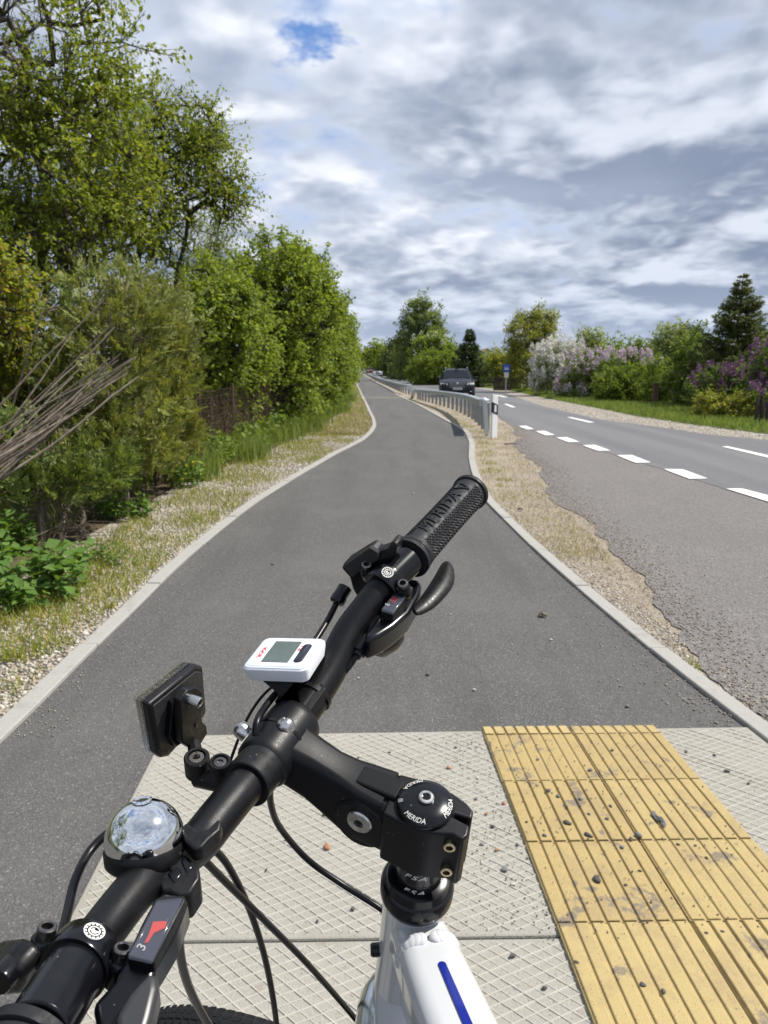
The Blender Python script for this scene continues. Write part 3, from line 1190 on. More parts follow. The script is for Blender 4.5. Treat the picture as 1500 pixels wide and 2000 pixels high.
# ---- gear shifters
def shifter_right():
    mb = MB()
    pprism(mb, [(741, 1196), (772, 1150), (800, 1128), (818, 1130), (824, 1142), (820, 1160), (800, 1196), (770, 1222), (742, 1240), (716, 1250), (714, 1236)], 2, .044, -.022)
    body = mb.build('gear_shifter', K_GLOSS, bike, bevel=.0035, seg=3)
    # indicator window: clear lid over a dark scale with a red needle
    mb = MB()
    win = [(743, 1190), (772, 1152), (781, 1141), (808, 1146), (796, 1163), (768, 1197)]
    pprism(mb, win, 2, .0535, -.010)
    mb.build('indicator_case', K_PLAS, body, bevel=.001)
    mb = MB()
    pprism(mb, [(745, 1189), (781, 1143), (806, 1147), (768, 1196)], 2, .0565, -.0028)
    mb.build('indicator_window', K_CLEAR, body, bevel=.0008)
    mb = MB()
    pprism(mb, [(760, 1172), (767, 1165), (779, 1168), (771, 1177)], 2, .0547, -.001)
    mb.build('needle', K_RED, body, smooth=False)
    c = pw(757, 1181, 2, .0541)
    lettering('lettering', '6', .006, lambda x, y, z: c + (BB * x * 1 + BS * y) + BA * z, K_PRINT, body, extrude=.0002)
    # round housing below, its dome towards the rider
    c = pw(757, 1224, 2, .022)
    axd = BA * .66 - BS * .58 + BB * .1
    axd /= np.linalg.norm(axd)
    MB().lathe(c - axd * .006, axd, [(.019, -.012), (.0205, -.010), (.0205, .002), (.0185, .0075), (.0135, .0115), (.007, .0135), (0, .014)], 40).build('housing', pbr('housing_black', (.016, .016, .016), .36, spec=.5), body)
    # thumb paddle: a narrow neck that widens into a dished, faceted tip
    mb = MB()
    sec_ = [((800, 1188), (812, 1206), .003), ((816, 1172), (836, 1194), .004), ((823, 1162), (853, 1184), .0055), ((838, 1140), (875, 1160), .0065), ((851, 1119), (891, 1139), .0065), ((861, 1100), (890, 1113), .0055), ((868, 1094), (881, 1098), .003)]
    rings = []
    for (l, r_, h_) in sec_:
        pl_, pr_ = lpx(*l, 2, .046), lpx(*r_, 2, .044)
        m_ = (pl_ + pr_) / 2
        up_ = np.array([-.25, -.25, .93])
        rings.append([lw(*pl_), lw(*(pl_ * .75 + pr_ * .25 + up_ * h_ * .55)), lw(*(m_ + up_ * h_ * .75)), lw(*(pl_ * .25 + pr_ * .75 + up_ * h_ * .45)), lw(*pr_), lw(*(pr_ - up_ * h_ * .9)), lw(*(m_ - up_ * h_ * 1.2)), lw(*(pl_ - up_ * h_ * .9))])
    mb.loft(rings)
    mb.build('thumb_lever', K_PLAS, body, subd=1, angle=80)
    # cable adjuster
    c0, c1 = pw(726, 1236, 2, .032), pw(695, 1282, 2, .026)
    d = (c1 - c0) / np.linalg.norm(c1 - c0)
    L = np.linalg.norm(c1 - c0)
    MB().lathe(c0, d, [(.0095, -.012), (.0095, 0), (.0068, .003), (.0058, .006), (.0062, .008), (.0066, L * .5), (.0064, L * .85), (.0045, L * .9), (.0042, L)], 14).build('cable_adjuster', K_GLOSS, body)
    MB().tube([c1, pw(676, 1308, 2, .020), pw(640, 1345, 2, .002), pw(600, 1400, 2, -.03)], .0027, 12, smooth_in=5).build('gear_cable', K_CABLE, bike)
    return body


shifter_right()


def shifter_left():
    av = .072
    mb = MB()
    pprism(mb, [(244, 1868), (276, 1800), (302, 1752), (322, 1742), (362, 1746), (366, 1762), (340, 1830), (304, 1888), (300, 1930), (290, 1975), (262, 2060), (200, 2080), (180, 1960), (222, 1915)], 2, av, -.020)
    body = mb.build('gear_shifter', K_GLOSS, bike, bevel=.003, seg=3)
    mb = MB()
    pprism(mb, [(246, 1868), (304, 1754), (360, 1748), (363, 1758), (300, 1880)], 2, av + .0065, -.008)
    mb.build('indicator_case', K_PLAS, body, bevel=.001)
    mb = MB()
    pprism(mb, [(248, 1867), (306, 1757), (357, 1752), (296, 1878)], 2, av + .0095, -.0028)
    mb.build('indicator_window', K_CLEAR, body, bevel=.0008)
    mb = MB()
    pprism(mb, [(290, 1826), (299, 1800), (326, 1799), (322, 1812), (300, 1822), (288, 1840), (282, 1842)], 2, av + .0075, -.001)
    mb.build('needle', K_RED, body, smooth=False)
    c = pw(277, 1850, 2, av + .0072)
    lettering('lettering', '3', .006, lambda x, y, z: c + (BB * x + BS * y) + BA * z, K_PRINT, body, extrude=.0002)
    mb = MB()
    pprism(mb, [(222, 1985), (252, 1938), (286, 1902), (306, 1895), (309, 1930), (296, 1985), (280, 2040), (230, 2060)], 2, av + .010, -.016)
    mb.build('thumb_lever', pbr('lever_grey', (.028, .028, .030), .38), body, bevel=.0035, seg=3)
    return body


shifter_left()

# ---- bell: bright dome on a black base strapped to the bar
Pb, tb, fb, ub = bar_frame(-.138)
bc = pw(283, 1646, 1, -.135)
bax = np.array([-.06, .17, .98])
bax /= np.linalg.norm(bax)
Rb = .0212
base = MB().lathe(bc, bax, [(.012, -.014), (Rb * .94, -.0105), (Rb * 1.03, -.008), (Rb * 1.045, -.0015), (Rb * 1.0, .0005)], 56).build('bell', K_PLAS, bike)
dome = [(Rb * 1.0, .0005), (Rb * 1.005, .003)]
for i in range(1, 17):
    a = math.radians(90 * i / 16)
    dome.append((Rb * math.cos(a), .003 + .0205 * math.sin(a)))
dome = dome[:-2] + [(Rb * .26, .0232), (Rb * .25, .0241), (Rb * .21, .0245), (Rb * .18, .0240), (Rb * .10, .0238), (0, .0238)]
MB().lathe(bc, bax, dome, 64).build('dome', K_CHROME, base, angle=50)
MB().lathe(Pb, tb, [(.0115, -.010), (.0150, -.010), (.0155, -.009), (.0155, .009), (.0150, .010), (.0115, .010)], 36).build('strap', K_PLAS, base, bevel=.0008)
mb = MB()
mb.tube([bc - bax * .012, Pb + ub * .008], [.013, .011], 20)
mb.build('pedestal', K_PLAS, base)
mb = MB()      # thumb striker reaching along the bar, its end cupped
pprism(mb, [(352, 1618), (364, 1604), (384, 1620), (404, 1620), (426, 1598), (434, 1604), (430, 1622), (408, 1640), (394, 1656), (378, 1660), (362, 1642)], 2, .058, -.011)
mb.build('striker', K_PLAS, base, bevel=.003, seg=3)
mb = MB()
pprism(mb, [(318, 1690), (345, 1668), (362, 1668), (388, 1690), (392, 1715), (372, 1745), (350, 1752), (330, 1740), (316, 1742), (306, 1720)], 2, .050, -.022)
mb.build('clamp_block', K_PLAS, base, bevel=.0016)
for c_ in ([(326, 1706), (346, 1692), (356, 1706), (340, 1726)], [(352, 1680), (366, 1676), (378, 1692), (364, 1706)]):
    mb = MB()
    pprism(mb, c_, 2, .0506, -.004)
    mb.build('recess', K_GLOSS, base, bevel=.0008)
socket_bolt('screw', pw(345, 1668, 2, .052), ub, .0022, .003, K_STEEL, base)

# ---- cycle computer: white case, grey glass, one dark button, red print, black strap
ch_ = .0125
cor = [(517, 1246), (638, 1246), (600, 1312), (469, 1305)]
CNl = np.array([.249, .058, .967])
CNl /= np.linalg.norm(CNl)
_eye = _R3 @ (np.array([0, 0, EYE]) - BP)
_ray = lambda u, v: _R3 @ pt(u, v, 1.0) - _R3 @ np.array([0, 0, EYE])
_c0 = _eye + _ray(556, 1277) * .585
cl = []
for u, v in cor:
    rr = _ray(u, v)
    cl.append(_eye + rr * (np.dot(CNl, _c0 - _eye) / np.dot(CNl, rr)))
ccen = sum(cl) / 4
ex = (cl[1] - cl[0]) + (cl[2] - cl[3])
ex /= np.linalg.norm(ex)
ey = (cl[3] - cl[0]) + (cl[2] - cl[1])
ey -= ex * np.dot(ex, ey)
ey /= np.linalg.norm(ey)
EX = lw(*ex) - BP
EY = lw(*ey) - BP
EN = lw(*CNl) - BP
hw, hh = .0268, .0220
CC = lw(*ccen)


def rrect(hx, hy, r, k=5):
    out = []
    for cx, cy, a0 in ((hx - r, hy - r, 0), (-hx + r, hy - r, 90), (-hx + r, -hy + r, 180), (hx - r, -hy + r, 270)):
        for i in range(k + 1):
            a = math.radians(a0 + 90 * i / k)
            out.append((cx + r * math.cos(a), cy + r * math.sin(a)))
    return out


def cring(hx, hy, r, z): return [CC + EX * x + EY * y + EN * z for x, y in rrect(hx, hy, r)]


comp = MB().loft([cring(hw - .004, hh - .004, .004, -ch_), cring(hw - .0022, hh - .002, .005, -ch_ + .001), cring(hw, hh, .006, -.003), cring(hw, hh, .006, -.0008), cring(hw - .0008, hh - .0008, .0055, 0)]).build('cycle_computer', K_CASE, bike, angle=40)
MB().loft([cring(hw - .0012, hh - .0012, .0052, -.0002), cring(hw - .0012, hh - .0012, .0052, .0005), cring(hw - .0022, hh - .0022, .0045, .0008)]).build('face_plate', K_CASEG, comp)
MB().loft([cring(hw - .0034, hh - .0034, .004, .0002), cring(hw - .0034, hh - .0034, .004, .0011)]).build('face', K_CASE, comp)
sx0 = -.0015
sq = lambda x0, x1, y0, y1, z: [CC + EX * x + EY * y + EN * z for x, y in ((x0, y0), (x1, y0), (x1, y1), (x0, y1))]
MB().loft([sq(-.0135, .0088, -.0150, .0140, .0009), sq(-.0135, .0088, -.0150, .0140, .0014)]).build('screen', K_LCD, comp, smooth=False)
mb = MB()
bc_ = CC + EX * .0160 + EY * .001
mb.loft([[bc_ + EX * x + EY * y + EN * .0008 for x, y in rrect(.0036, .0125, .0034)], [bc_ + EX * x + EY * y + EN * .0016 for x, y in rrect(.0036, .0125, .0034)], [bc_ + EX * x + EY * y + EN * .0022 for x, y in rrect(.0028, .0115, .0027)]])
mb.build('button', pbr('button_blue_black', (.015, .018, .03), .22), comp)
lettering('lettering', 'SIGMA', .0052, lambda x, y, z: CC - EX * .0182 + EY * (-x + .001) - EX * y + EN * (z + .0012), K_REDP, comp, extrude=.0002)
lettering('lettering', 'BC 5', .0036, lambda x, y, z: CC + EX * .0112 + EY * (-x - .006) - EX * y + EN * (z + .0012), K_REDP, comp, extrude=.0002)
Pc, tc, fc, uc = bar_frame(.036)
MB().loft([[Pc + tc * x + fc * y + uc * .006 for x, y in rrect(.014, .0125, .003)], [Pc + tc * x + fc * (y + .004) + uc * .013 for x, y in rrect(.015, .014, .003)], [CC + EX * x + EY * y - EN * (ch_ - .0005) for x, y in [(p[1] * 1.25, -p[0] * 1.15) for p in rrect(.015, .014, .003)]]]).build('mount', K_PLAS, comp, bevel=.0008)
MB().lathe(Pc - tc * .012, tc, [(.0130, -.004), (.0150, -.0036), (.0150, .0036), (.0130, .004)], 40).build('strap', K_PLAS, comp)
MB().lathe(Pc + tc * .011, tc, [(.0130, -.002), (.0145, -.0018), (.0145, .0018), (.0130, .002)], 40).build('strap', K_PLAS, comp)
MB().tube([lw(.125, .05, .022), lw(.145, .04, .010), lw(.155, .02, -.01), lw(.150, -.02, -.03)], .0012, 8, smooth_in=5).build('sensor_wire', K_CABLE, comp)

# ---- front reflector on its bracket
rs = .176
rp = [(291, 1376), (384, 1301), (397, 1302), (404, 1390), (398, 1402), (330, 1478), (316, 1481), (307, 1472)]
mb = MB()
pprism(mb, rp, 0, rs, .007)
refl = mb.build('front_reflector', K_PLAS, bike, bevel=.002, seg=3)
tag(refl, label='black backed front reflector with a clear lens')
rpts = [lpx(u, v, 0, rs) for u, v in rp]
rc = sum(rpts) / len(rpts)
mb = MB()
mb.prism([lw(*(rc + (q - rc) * .90 - np.array([.0005, 0, 0]))) for q in rpts], BS * .003)
mb.build('back_panel', pbr('panel_black', (.020, .020, .021), .5, noise=.3, nscale=80), refl, bevel=.0008)
# lens bulging forward
rings = []
for k, dz in ((1.0, .007), (.985, .011), (.90, .0145), (.70, .0175), (.4, .019), (.02, .0195)):
    rings.append([lw(*(rc + (q - rc) * k + np.array([dz, 0, 0]))) for q in rpts])
MB().loft(rings).build('lens', pbr('lens_clear', (.9, .9, .86), .08, trans=1.0, bump=.9, bscale=420), refl)
mb = MB()
pprism(mb, [(338, 1372), (372, 1345), (382, 1350), (362, 1372), (356, 1452), (344, 1460), (332, 1440)], 0, rs - .005, .005)
mb.build('rail', K_GLOSS, refl, bevel=.0008)
mb = MB()
pprism(mb, [(352, 1368), (366, 1348), (384, 1342), (396, 1352), (400, 1378), (394, 1392), (396, 1410), (404, 1418), (406, 1432), (392, 1455), (372, 1462), (356, 1450)], 0, rs - .011, .006)
mb.build('bracket', K_PLAS, refl, bevel=.001)
socket_bolt('bolt', pw(378, 1368, 0, rs - .015), -BS, .0037, .010, K_STEEL, refl, hole=.62)
MB().lathe(pw(384, 1416, 0, rs - .0115), -BS, [(.0018, -.001), (.0018, .0006)], 12).build('hole', K_GLOSS, refl)
kb = -.045
for (u, v, sc) in ((384, 1478, 1.0), (430, 1487, .85)):
    c = pw(u, v, 1, kb)
    k = MB().lathe(c, BA, [(.0075 * sc, -.016), (.0088 * sc, -.015), (.0088 * sc, -.0005), (.0080 * sc, .0005), (.0062 * sc, .0005), (.0060 * sc, -.002)], 28).build('knuckle', K_PLAS, refl)
    MB().lathe(c - BA * .0018, BA, [(.0050 * sc, -.001), (.0050 * sc, .0014), (.0026 * sc, .0016), (.0022 * sc, .0004)], 18).build('screw', K_DARKST, k)
mb = MB()
q0, q1 = lpx(384, 1478, 1, kb), lpx(430, 1487, 1, kb)
mb.tube([lw(*(q0 - np.array([0, 0, .018]))), lw(*(q1 - np.array([0, 0, .018]))), lw(*(bar_at(-.042) + np.array([.010, 0, -.008])))], [.0085, .0085, .008], 14)
mb.tube([lw(*(q1 - np.array([0, 0, .008]))), lw(*(bar_at(-.042) + np.array([.013, 0, .000])))], [.0072, .008], 14)
mb.tube([lw(*(q0 - np.array([0, 0, .006]))), pw(378, 1450, 0, rs - .010)], [.0060, .0045], 10)
mb.build('arm', K_PLAS, refl, bevel=.0006)
Pr, tr, fr_, ur = bar_frame(-.037)
MB().lathe(Pr, tr, [(.0133, -.011), (.0165, -.011), (.0172, -.0102), (.0172, .0102), (.0165, .011), (.0133, .011)], 48).build('bar_clamp', K_PLAS, refl)

# ---- stem: clamp round the bar, arm, hinge, clamp block round the steerer
Ps, ts, fs_, us = bar_frame(0.0)
stem_mb = MB()
w = .0245
prof = [(.0135, -w - .001), (.0185, -w - .001), (.0200, -w + .001), (.0205, -w + .006), (.0208, 0), (.0205, w - .006), (.0200, w - .001), (.0185, w + .001), (.0135, w + .001)]
stem_mb.lathe(Ps, ts, prof, 48)
stem = stem_mb.build('stem', K_STEM, bike, angle=40)


def srect(s, b0, b1, a0, a1, tl=.006, k=4, top_in=0.0):
    """rounded section across the stem at s, top narrower by top_in"""
    out = []
    hb, ha = (b1 - b0) / 2, (a1 - a0) / 2
    cb, ca_ = (b0 + b1) / 2, (a0 + a1) / 2
    for x, y in rrect(hb, ha, min(tl, hb * .95, ha * .95), k):
        q = 1 - top_in * max(0, (y + ha) / (2 * ha)) ** 2
        out.append(lw(s, cb + x * q, ca_ + y))
    return out


MB().loft([srect(.122, -.017, .017, -.014, .0165, .010), srect(.110, -.0195, .0195, -.017, .0180, .009, top_in=.1), srect(.098, -.0205, .0205, -.018, .0150, .008, top_in=.3),
           srect(.084, -.0195, .0195, -.023, .0110, .007, top_in=.38), srect(.070, -.0185, .0185, -.033, .0065, .007, top_in=.36), srect(.057, -.0182, .0182, -.0420, .0035, .007, top_in=.24),
           srect(.045, -.0188, .0188, -.0450, .0015, .006, top_in=.14), srect(.032, -.0190, .0190, -.0440, .0008, .005, top_in=.10), srect(.0275, -.0188, .0188, -.0430, .0004, .004, top_in=.1)]).build('arm', K_STEM, stem, angle=50)
# collar plate of the bar clamp with its seam
MB().lathe(Ps, ts, [(.0209, -.0015), (.0214, -.0010), (.0214, .0010), (.0209, .0015)], 40).build('seam', K_GLOSS, stem)
# tongue of the block between the fork ends of the arm
MB().loft([srect(.050, -.0075, .0085, -.030, .0034, .002), srect(.020, -.0085, .0095, -.032, .0030, .002)]).build('tongue', K_STEM, stem, bevel=.0004)
mb = MB()
blk = [(747, 1588), (772, 1527), (781, 1511), (843, 1527), (884, 1548), (912, 1568), (925, 1583), (922, 1600), (888, 1588), (884, 1595), (918, 1612), (914, 1632), (903, 1641), (884, 1629), (847, 1627), (809, 1619)]
mb.prism([pw(u, v, 2, 0.0) for u, v in blk], BA * -.047)
mb.build('steerer_clamp', K_STEM, stem, bevel=.0048, seg=4)
pvq = lpx(702, 1605, 1, -.0185)
MB().lathe(lw(pvq[0] - .001, -.0186, pvq[2] - .004), BB, [(.0195, 0), (.0215, .002), (.0215, .035), (.0195, .037)], 44).build('hinge_boss', K_STEM, stem, angle=30)
MB().loft([srect(.036, -.0172, .0172, -.046, -.0016, .006), srect(.016, -.0180, .0180, -.0475, -.0012, .006)]).build('hinge_neck', K_STEM, stem, angle=50)
# pivot disc and the clamp bolts on the near side
pv = lpx(702, 1605, 1, -.0205)
MB().lathe(lw(*pv), -BB, [(.0090, -.002), (.0094, .0004), (.0086, .0016), (.0040, .0022), (.0036, .0020), (.0032, -.001)], 36).build('pivot_bolt', K_STEEL, stem, angle=30)
MB().lathe(lw(*pv) - BB * .0005, -BB, [(.0030, -.0003), (.0030, .0002)], 6).build('socket', K_GLOSS, stem, smooth=False)
nrm_side = np.cross(pw(884, 1629, 2, 0) - pw(809, 1619, 2, 0), BA)
nrm_side /= np.linalg.norm(nrm_side)
if np.dot(nrm_side, np.array([0, 0, EYE]) - BP) < 0: nrm_side = -nrm_side
for (u, v) in ((878, 1651), (872, 1699)):
    socket_bolt('bolt', pw(u, v, 1, -.0172), nrm_side, .0042, .004, K_BRASS, stem, hole=.55)
# button bolts of the bar clamp
for (u, v, hgt, ax) in ((557, 1416, .020, us), (471, 1425, .0205, fs_)):
    if ax is us:
        p = pw(u, v, 2, .0225)
        d = us * .9 + fs_ * .35
    else:
        p = pw(u, v, 1, -.006)
        d = fs_ * .8 + us * .45
    d /= np.linalg.norm(d)
    MB().lathe(p, d, [(.0062, -.006), (.0064, .0), (.0058, .0028), (.0040, .0044), (.0028, .0047), (.0026, .0030), (.0010, .0026)], 26).build('button_bolt', K_STEEL, stem, angle=45)
# domed top cap with its ring of lettering
cap_o = lw(.0005, 0, .0)
cp = lpx(832, 1562, 2, .006)
co = lw(cp[0], cp[1], 0)
cap = MB().lathe(co, BA, [(.0190, .0), (.0196, .001), (.0196, .0026), (.0180, .0042), (.0140, .0060), (.0090, .0070), (.0, .0074)], 64).build('top_cap', K_GLOSS, stem, angle=50)
socket_bolt('bolt', co + BA * .0078, BA, .0054, .0022, K_STEEL, cap, hole=.55)
right_dir = np.array([1.0, 0, 0]) - BA * BA[0]
right_dir /= np.linalg.norm(right_dir)
fwd_dir = np.cross(BA, right_dir)


def ringtext(body, th0, size):
    def fn(x, y, z):
        th = math.radians(th0) + x / .0168
        r = .0168 - y
        h = .0026 + (.0196 - r) * .95 + .0004
        h = np.interp(r, [.009, .014, .018, .0196], [.0070, .0060, .0042, .0026]) + .0002
        return co + (right_dir * math.cos(th) + fwd_dir * math.sin(th)) * r + BA * (h + z)
    lettering('lettering', body, size, fn, K_PRINT, cap, extrude=.00012, shear=.2)


ringtext('MERIDA', 240, .0044)
ringtext('MERIDA', 340, .0044)
ringtext('MERIDA', 120, .0044)
ringtext('|||', 180, .0036)

# ---- headset: printed spacers, shiny cup
sp_ = bike
k = MB().lathe(BP, BA, [(.0172, -.084), (.0172, -.0675), (.0168, -.0670), (.0172, -.0665), (.0172, -.044)], 48).build('spacer', K_GLOSS, bike)
for (a_, body) in ((-.0575, 'FSA'), (-.0735, 'FSA')):
    nv = np.array([0, -CP, .2]) - BA * np.dot(np.array([0, -CP, .2]), BA)
    nv /= np.linalg.norm(nv)
    rv = np.cross(BA, nv)
    if rv[0] < 0: rv = -rv
    def onspacer(x, y, z, a_=a_):
        th = (x * 1.5 - .004) / .0172
        return BP + BA * (a_ + y) + (nv * math.cos(th) + rv * math.sin(th)) * (.0174 + z)
    lettering('lettering', body, .0060, onspacer, K_PRINT, k, extrude=.00015, shear=.3, spacing=1.2)
MB().lathe(BP, BA, [(.0168, -0.0980), (.0252, -0.0980), (.0270, -0.0950), (.0270, -0.0860), (.0258, -0.0835), (.0240, -0.0825), (.0234, -0.0805), (.0225, -0.0765), (.0180, -0.0745)], 56).build('headset_cup', K_GLOSS, bike, angle=28)
MB().lathe(BP, BA, [(.0170, -0.1015), (.0242, -0.1015), (.0242, -0.0970), (.0170, -0.0970)], 48).build('headset_ring', pbr('grey_metal', (.25, .25, .26), .3, metal=1.0), bike)

# ---- white frame
frm = MB().lathe(BP, BA, [(.0225, -.255), (.0272, -.252), (.0255, -.215), (.0245, -.17), (.0240, -.125), (.0244, -.1015), (.0215, -.1012)], 56).build('frame', K_WHITE, bike)
ht = BP + BA * -.140
tt1 = pt(884, 2000, .485)
tdir = (tt1 - ht) / np.linalg.norm(tt1 - ht)
tup = BA - tdir * np.dot(BA, tdir)
tup /= np.linalg.norm(tup)
tside = np.cross(tup, tdir)
if tside[0] < 0: tside = -tside


def tring(x, hw_, hh_, rr):
    return [ht + tdir * x + tside * p + tup * q for p, q in rrect(hw_, hh_, rr, 7)]


LT = np.linalg.norm(tt1 - ht)
MB().loft([tring(.0, .0205, .023, .016), tring(.03, .0210, .022, .014), tring(LT * .6, .0228, .021, .013), tring(LT, .0235, .020, .013), tring(LT + .16, .0235, .018, .012), tring(LT + .42, .022, .016, .012)]).build('top_tube', K_WHITE, frm, angle=60)
# weld beads across the joint
rw_ = [(p, q) for p, q in rrect(.0212, .0225, .015, 7) if q > -.004]
rw_.sort(key=lambda k: math.atan2(k[1], k[0]))
rw_, _ = spline([np.array((p, q, 0.0)) for p, q in rw_], .01, 2)
for i, k in enumerate(rw_[::2]):
    p, q = k[0], k[1]
    o_ = np.array([p / .0212 ** 2, q / .0225 ** 2])
    o_ /= np.linalg.norm(o_)
    out_ = tside * o_[0] + tup * o_[1]
    c = ht + tdir * (.047 + .005 * abs(o_[1])) + tside * p + tup * q
    MB().lathe(c, out_ * .93 + tdir * .25, [(.0052, -.003), (.0052, .0004), (.0044, .0013), (.0026, .0021), (0, .0024)], 16, ref=tdir).build('weld', K_WHITE, frm)
dn0 = BP + BA * -.215
dn1 = dn0 - FR_F * .30 - BA * .34
MB().tube([dn0, (dn0 + dn1) / 2, dn1], [.0255, .026, .0235], 28).build('down_tube', K_WHITE, frm)
# gusset plate that runs from the head tube under the top tube
MB().loft([[ht + BA * -.05 + tdir * x + tside * sg * .0105 + BA * z for sg, z in ((-1, -.03), (1, -.03), (1, .04), (-1, .04))] for x in (.0, .09)]).build('gusset', K_WHITE, frm, bevel=.006, seg=3)
# blue stripe let into the top tube, ends rounded
sA = pw(866, 1872, 2, 0)
def ontop(x, y): return ht + tdir * x + tside * y + tup * (np.interp(x, [0, .03, LT * .6, LT, LT + .16], [.023, .022, .021, .020, .018]) + .0004)
mb = MB()
ring = []
for i in range(9):
    a = math.pi * i / 8
    ring.append((.080 - .0030 * math.sin(a), .0018 + .0027 * math.cos(a)))
outl = ring + [(LT + .16, .0018 - .0029), (LT + .16, .0018 + .0029)]
mb.prism([ontop(x, y) for x, y in outl], tup * .0003)
mb.build('stripe', K_BLUE, frm, smooth=False)
MB().lathe(BP + BA * -.168 - FR_R * .026, -FR_R, [(.0052, -.002), (.0052, .0035), (.004, .005)], 16).build('cable_stop', K_GLOSS, frm)

# ---- fork and front wheel
fork = MB().tube([lw(0, -.062, -.275), lw(.004, -.03, -.264), lw(.008, 0, -.262), lw(.004, .03, -.264), lw(0, .062, -.275)], [.020, .026, .030, .026, .020], 20, smooth_in=3).build('fork', K_SILV, bike)
for sg in (-1, 1):
    MB().tube([lw(0, sg * .066, -.255), lw(0, sg * .066, -.42)], .0145, 20).build('stanchion', K_SILV, fork)
    MB().lathe(lw(0, sg * .066, -.258), BA, [(.0165, -.02), (.018, -.004), (.0165, .006), (.010, .0095), (0, .010)], 28).build('leg_cap', K_CHROME, fork)
    MB().tube([lw(0, sg * .066, -.40), lw(.02, sg * .064, -.55), lw(.045, sg * .055, -.735)], [.020, .019, .015], 20).build('slider', K_SILV, fork)
wheel = MB().tube([hub - BB * .055, hub + BB * .055], .016, 18).build('wheel', K_DARKST, bike)
RW = .329
w1, w2 = BS, BA


def hoop(R, prof, n=120):
    rings = []
    for i in range(n):
        a = 2 * math.pi * i / n
        d = w1 * math.cos(a) + w2 * math.sin(a)
        rings.append([hub + d * (R + y) + BB * x for x, y in prof])
    rings.append(rings[0])
    return rings


tp = [(.0235 * math.cos(math.radians(a)), -.0235 + .0235 * math.sin(math.radians(a))) for a in range(-40, 221, 20)]
MB().loft(hoop(RW, tp), cap=False).build('tyre', K_TYRE, wheel)
mb = MB()
for i in range(150):
    a = 2 * math.pi * i / 150
    d = w1 * math.cos(a) + w2 * math.sin(a)
    tt_ = -w1 * math.sin(a) + w2 * math.cos(a)
    for x in (-.0135, -.0065, 0, .0065, .0135):
        h = math.sqrt(.0235 ** 2 - x * x) - .0235
        o = hub + d * (RW + h + .0001) + BB * x + tt_ * .007 * (1 if int(abs(x) * 1000) % 2 else -.6)
        sk = .35 * (1 if x > 0 else -1)
        mb.prism([o + BB * .0024 + tt_ * (.0042 + sk * .003), o - BB * .0024 + tt_ * (.0042 - sk * .003), o - BB * .0024 - tt_ * (.0042 + sk * .003), o + BB * .0024 - tt_ * (.0042 - sk * .003)], d * .0007)
tag(mb.build('tread_block', K_TYRE, wheel, smooth=False, fix=False), kind='stuff')
MB().loft(hoop(RW - .036, [(-.011, -.012), (.011, -.012), (.013, 0), (.013, .004), (-.013, .004), (-.013, 0)]), cap=False).build('rim', K_DARKST, wheel)
mb = MB()
for i in range(32):
    a = 2 * math.pi * i / 32
    d = w1 * math.cos(a) + w2 * math.sin(a)
    sg = 1 if i % 2 else -1
    mb.tube([hub + BB * sg * .03 + d * .018, hub + d * (RW - .047)], .001, 5, cap=False)
mb.build('spokes', K_STEEL, wheel)

# ---- cables that hang about the head tube
for path in ([(527, 1535, .555), (530, 1575, .575), (548, 1618, .60), (600, 1678, .63), (665, 1725, .635), (745, 1776, .625), (790, 1815, .635)],
             [(372, 1660, .475), (398, 1680, .49), (440, 1722, .52), (505, 1786, .57), (600, 1882, .645), (690, 1985, .72), (740, 2050, .77)],
             [(415, 1655, .50), (446, 1692, .525), (484, 1768, .565), (512, 1850, .605), (530, 1930, .64), (541, 2010, .675), (545, 2090, .71)],
             [(356, 1768, .375), (351, 1812, .395), (352, 1862, .42), (366, 1920, .455), (392, 1975, .50), (428, 2030, .545), (480, 2080, .60)],
             [(232, 1618, .455), (205, 1632, .45), (172, 1668, .44), (146, 1722, .42), (130, 1790, .395), (116, 1840, .372), (98, 1884, .352)]):
    MB().tube([pt(u, v, z) for u, v, z in path], .00255, 14, smooth_in=6).build('brake_cable', K_CABLE, bike)
# ================================================================== TREES, SHRUBS, HEDGES, GRASS
BARK = pbr('bark_grey', (.11, .092, .075), .9, spec=.2, noise=.6, nscale=25, bump=.5, bscale=60)
BARK_D = pbr('bark_dark', (.055, .045, .036), .9, spec=.2, noise=.6, nscale=30)
BARK_T = pbr('bark_tan', (.20, .165, .12), .9, spec=.2, noise=.5, nscale=40)
L_CHERRY = leaf_mat('leaf_cherry', (0.133, 0.180, 0.024), (0.253, 0.293, 0.044), (0.320, 0.324, 0.077), trans=.42)
L_MAPLE = leaf_mat('leaf_maple', (0.140, 0.198, 0.031), (0.247, 0.306, 0.051), (0.307, 0.336, 0.077), trans=.40)
L_DARKM = leaf_mat('leaf_dark_maple', (0.114, 0.161, 0.026), (0.214, 0.270, 0.046), None, trans=.38)
L_PALE = leaf_mat('leaf_pale', (0.191, 0.235, 0.100), (0.290, 0.332, 0.140), None, trans=.4)
L_RED = leaf_mat('leaf_young', (0.174, 0.203, 0.032), (0.278, 0.305, 0.050), (0.302, 0.182, 0.050), trans=.45)
L_THUJA = leaf_mat('thuja_spray', (0.140, 0.170, 0.044), (0.252, 0.270, 0.079), (0.314, 0.300, 0.110), trans=.30)
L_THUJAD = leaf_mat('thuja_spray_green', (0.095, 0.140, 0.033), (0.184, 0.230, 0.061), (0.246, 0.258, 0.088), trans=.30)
L_SPRUCE = leaf_mat('spruce_needles', (0.036, 0.058, 0.018), (0.091, 0.119, 0.032), None, trans=.15)
L_SPRUCEL = leaf_mat('spruce_needles_fresh', (0.070, 0.096, 0.030), (0.180, 0.198, 0.060), None, trans=.25)
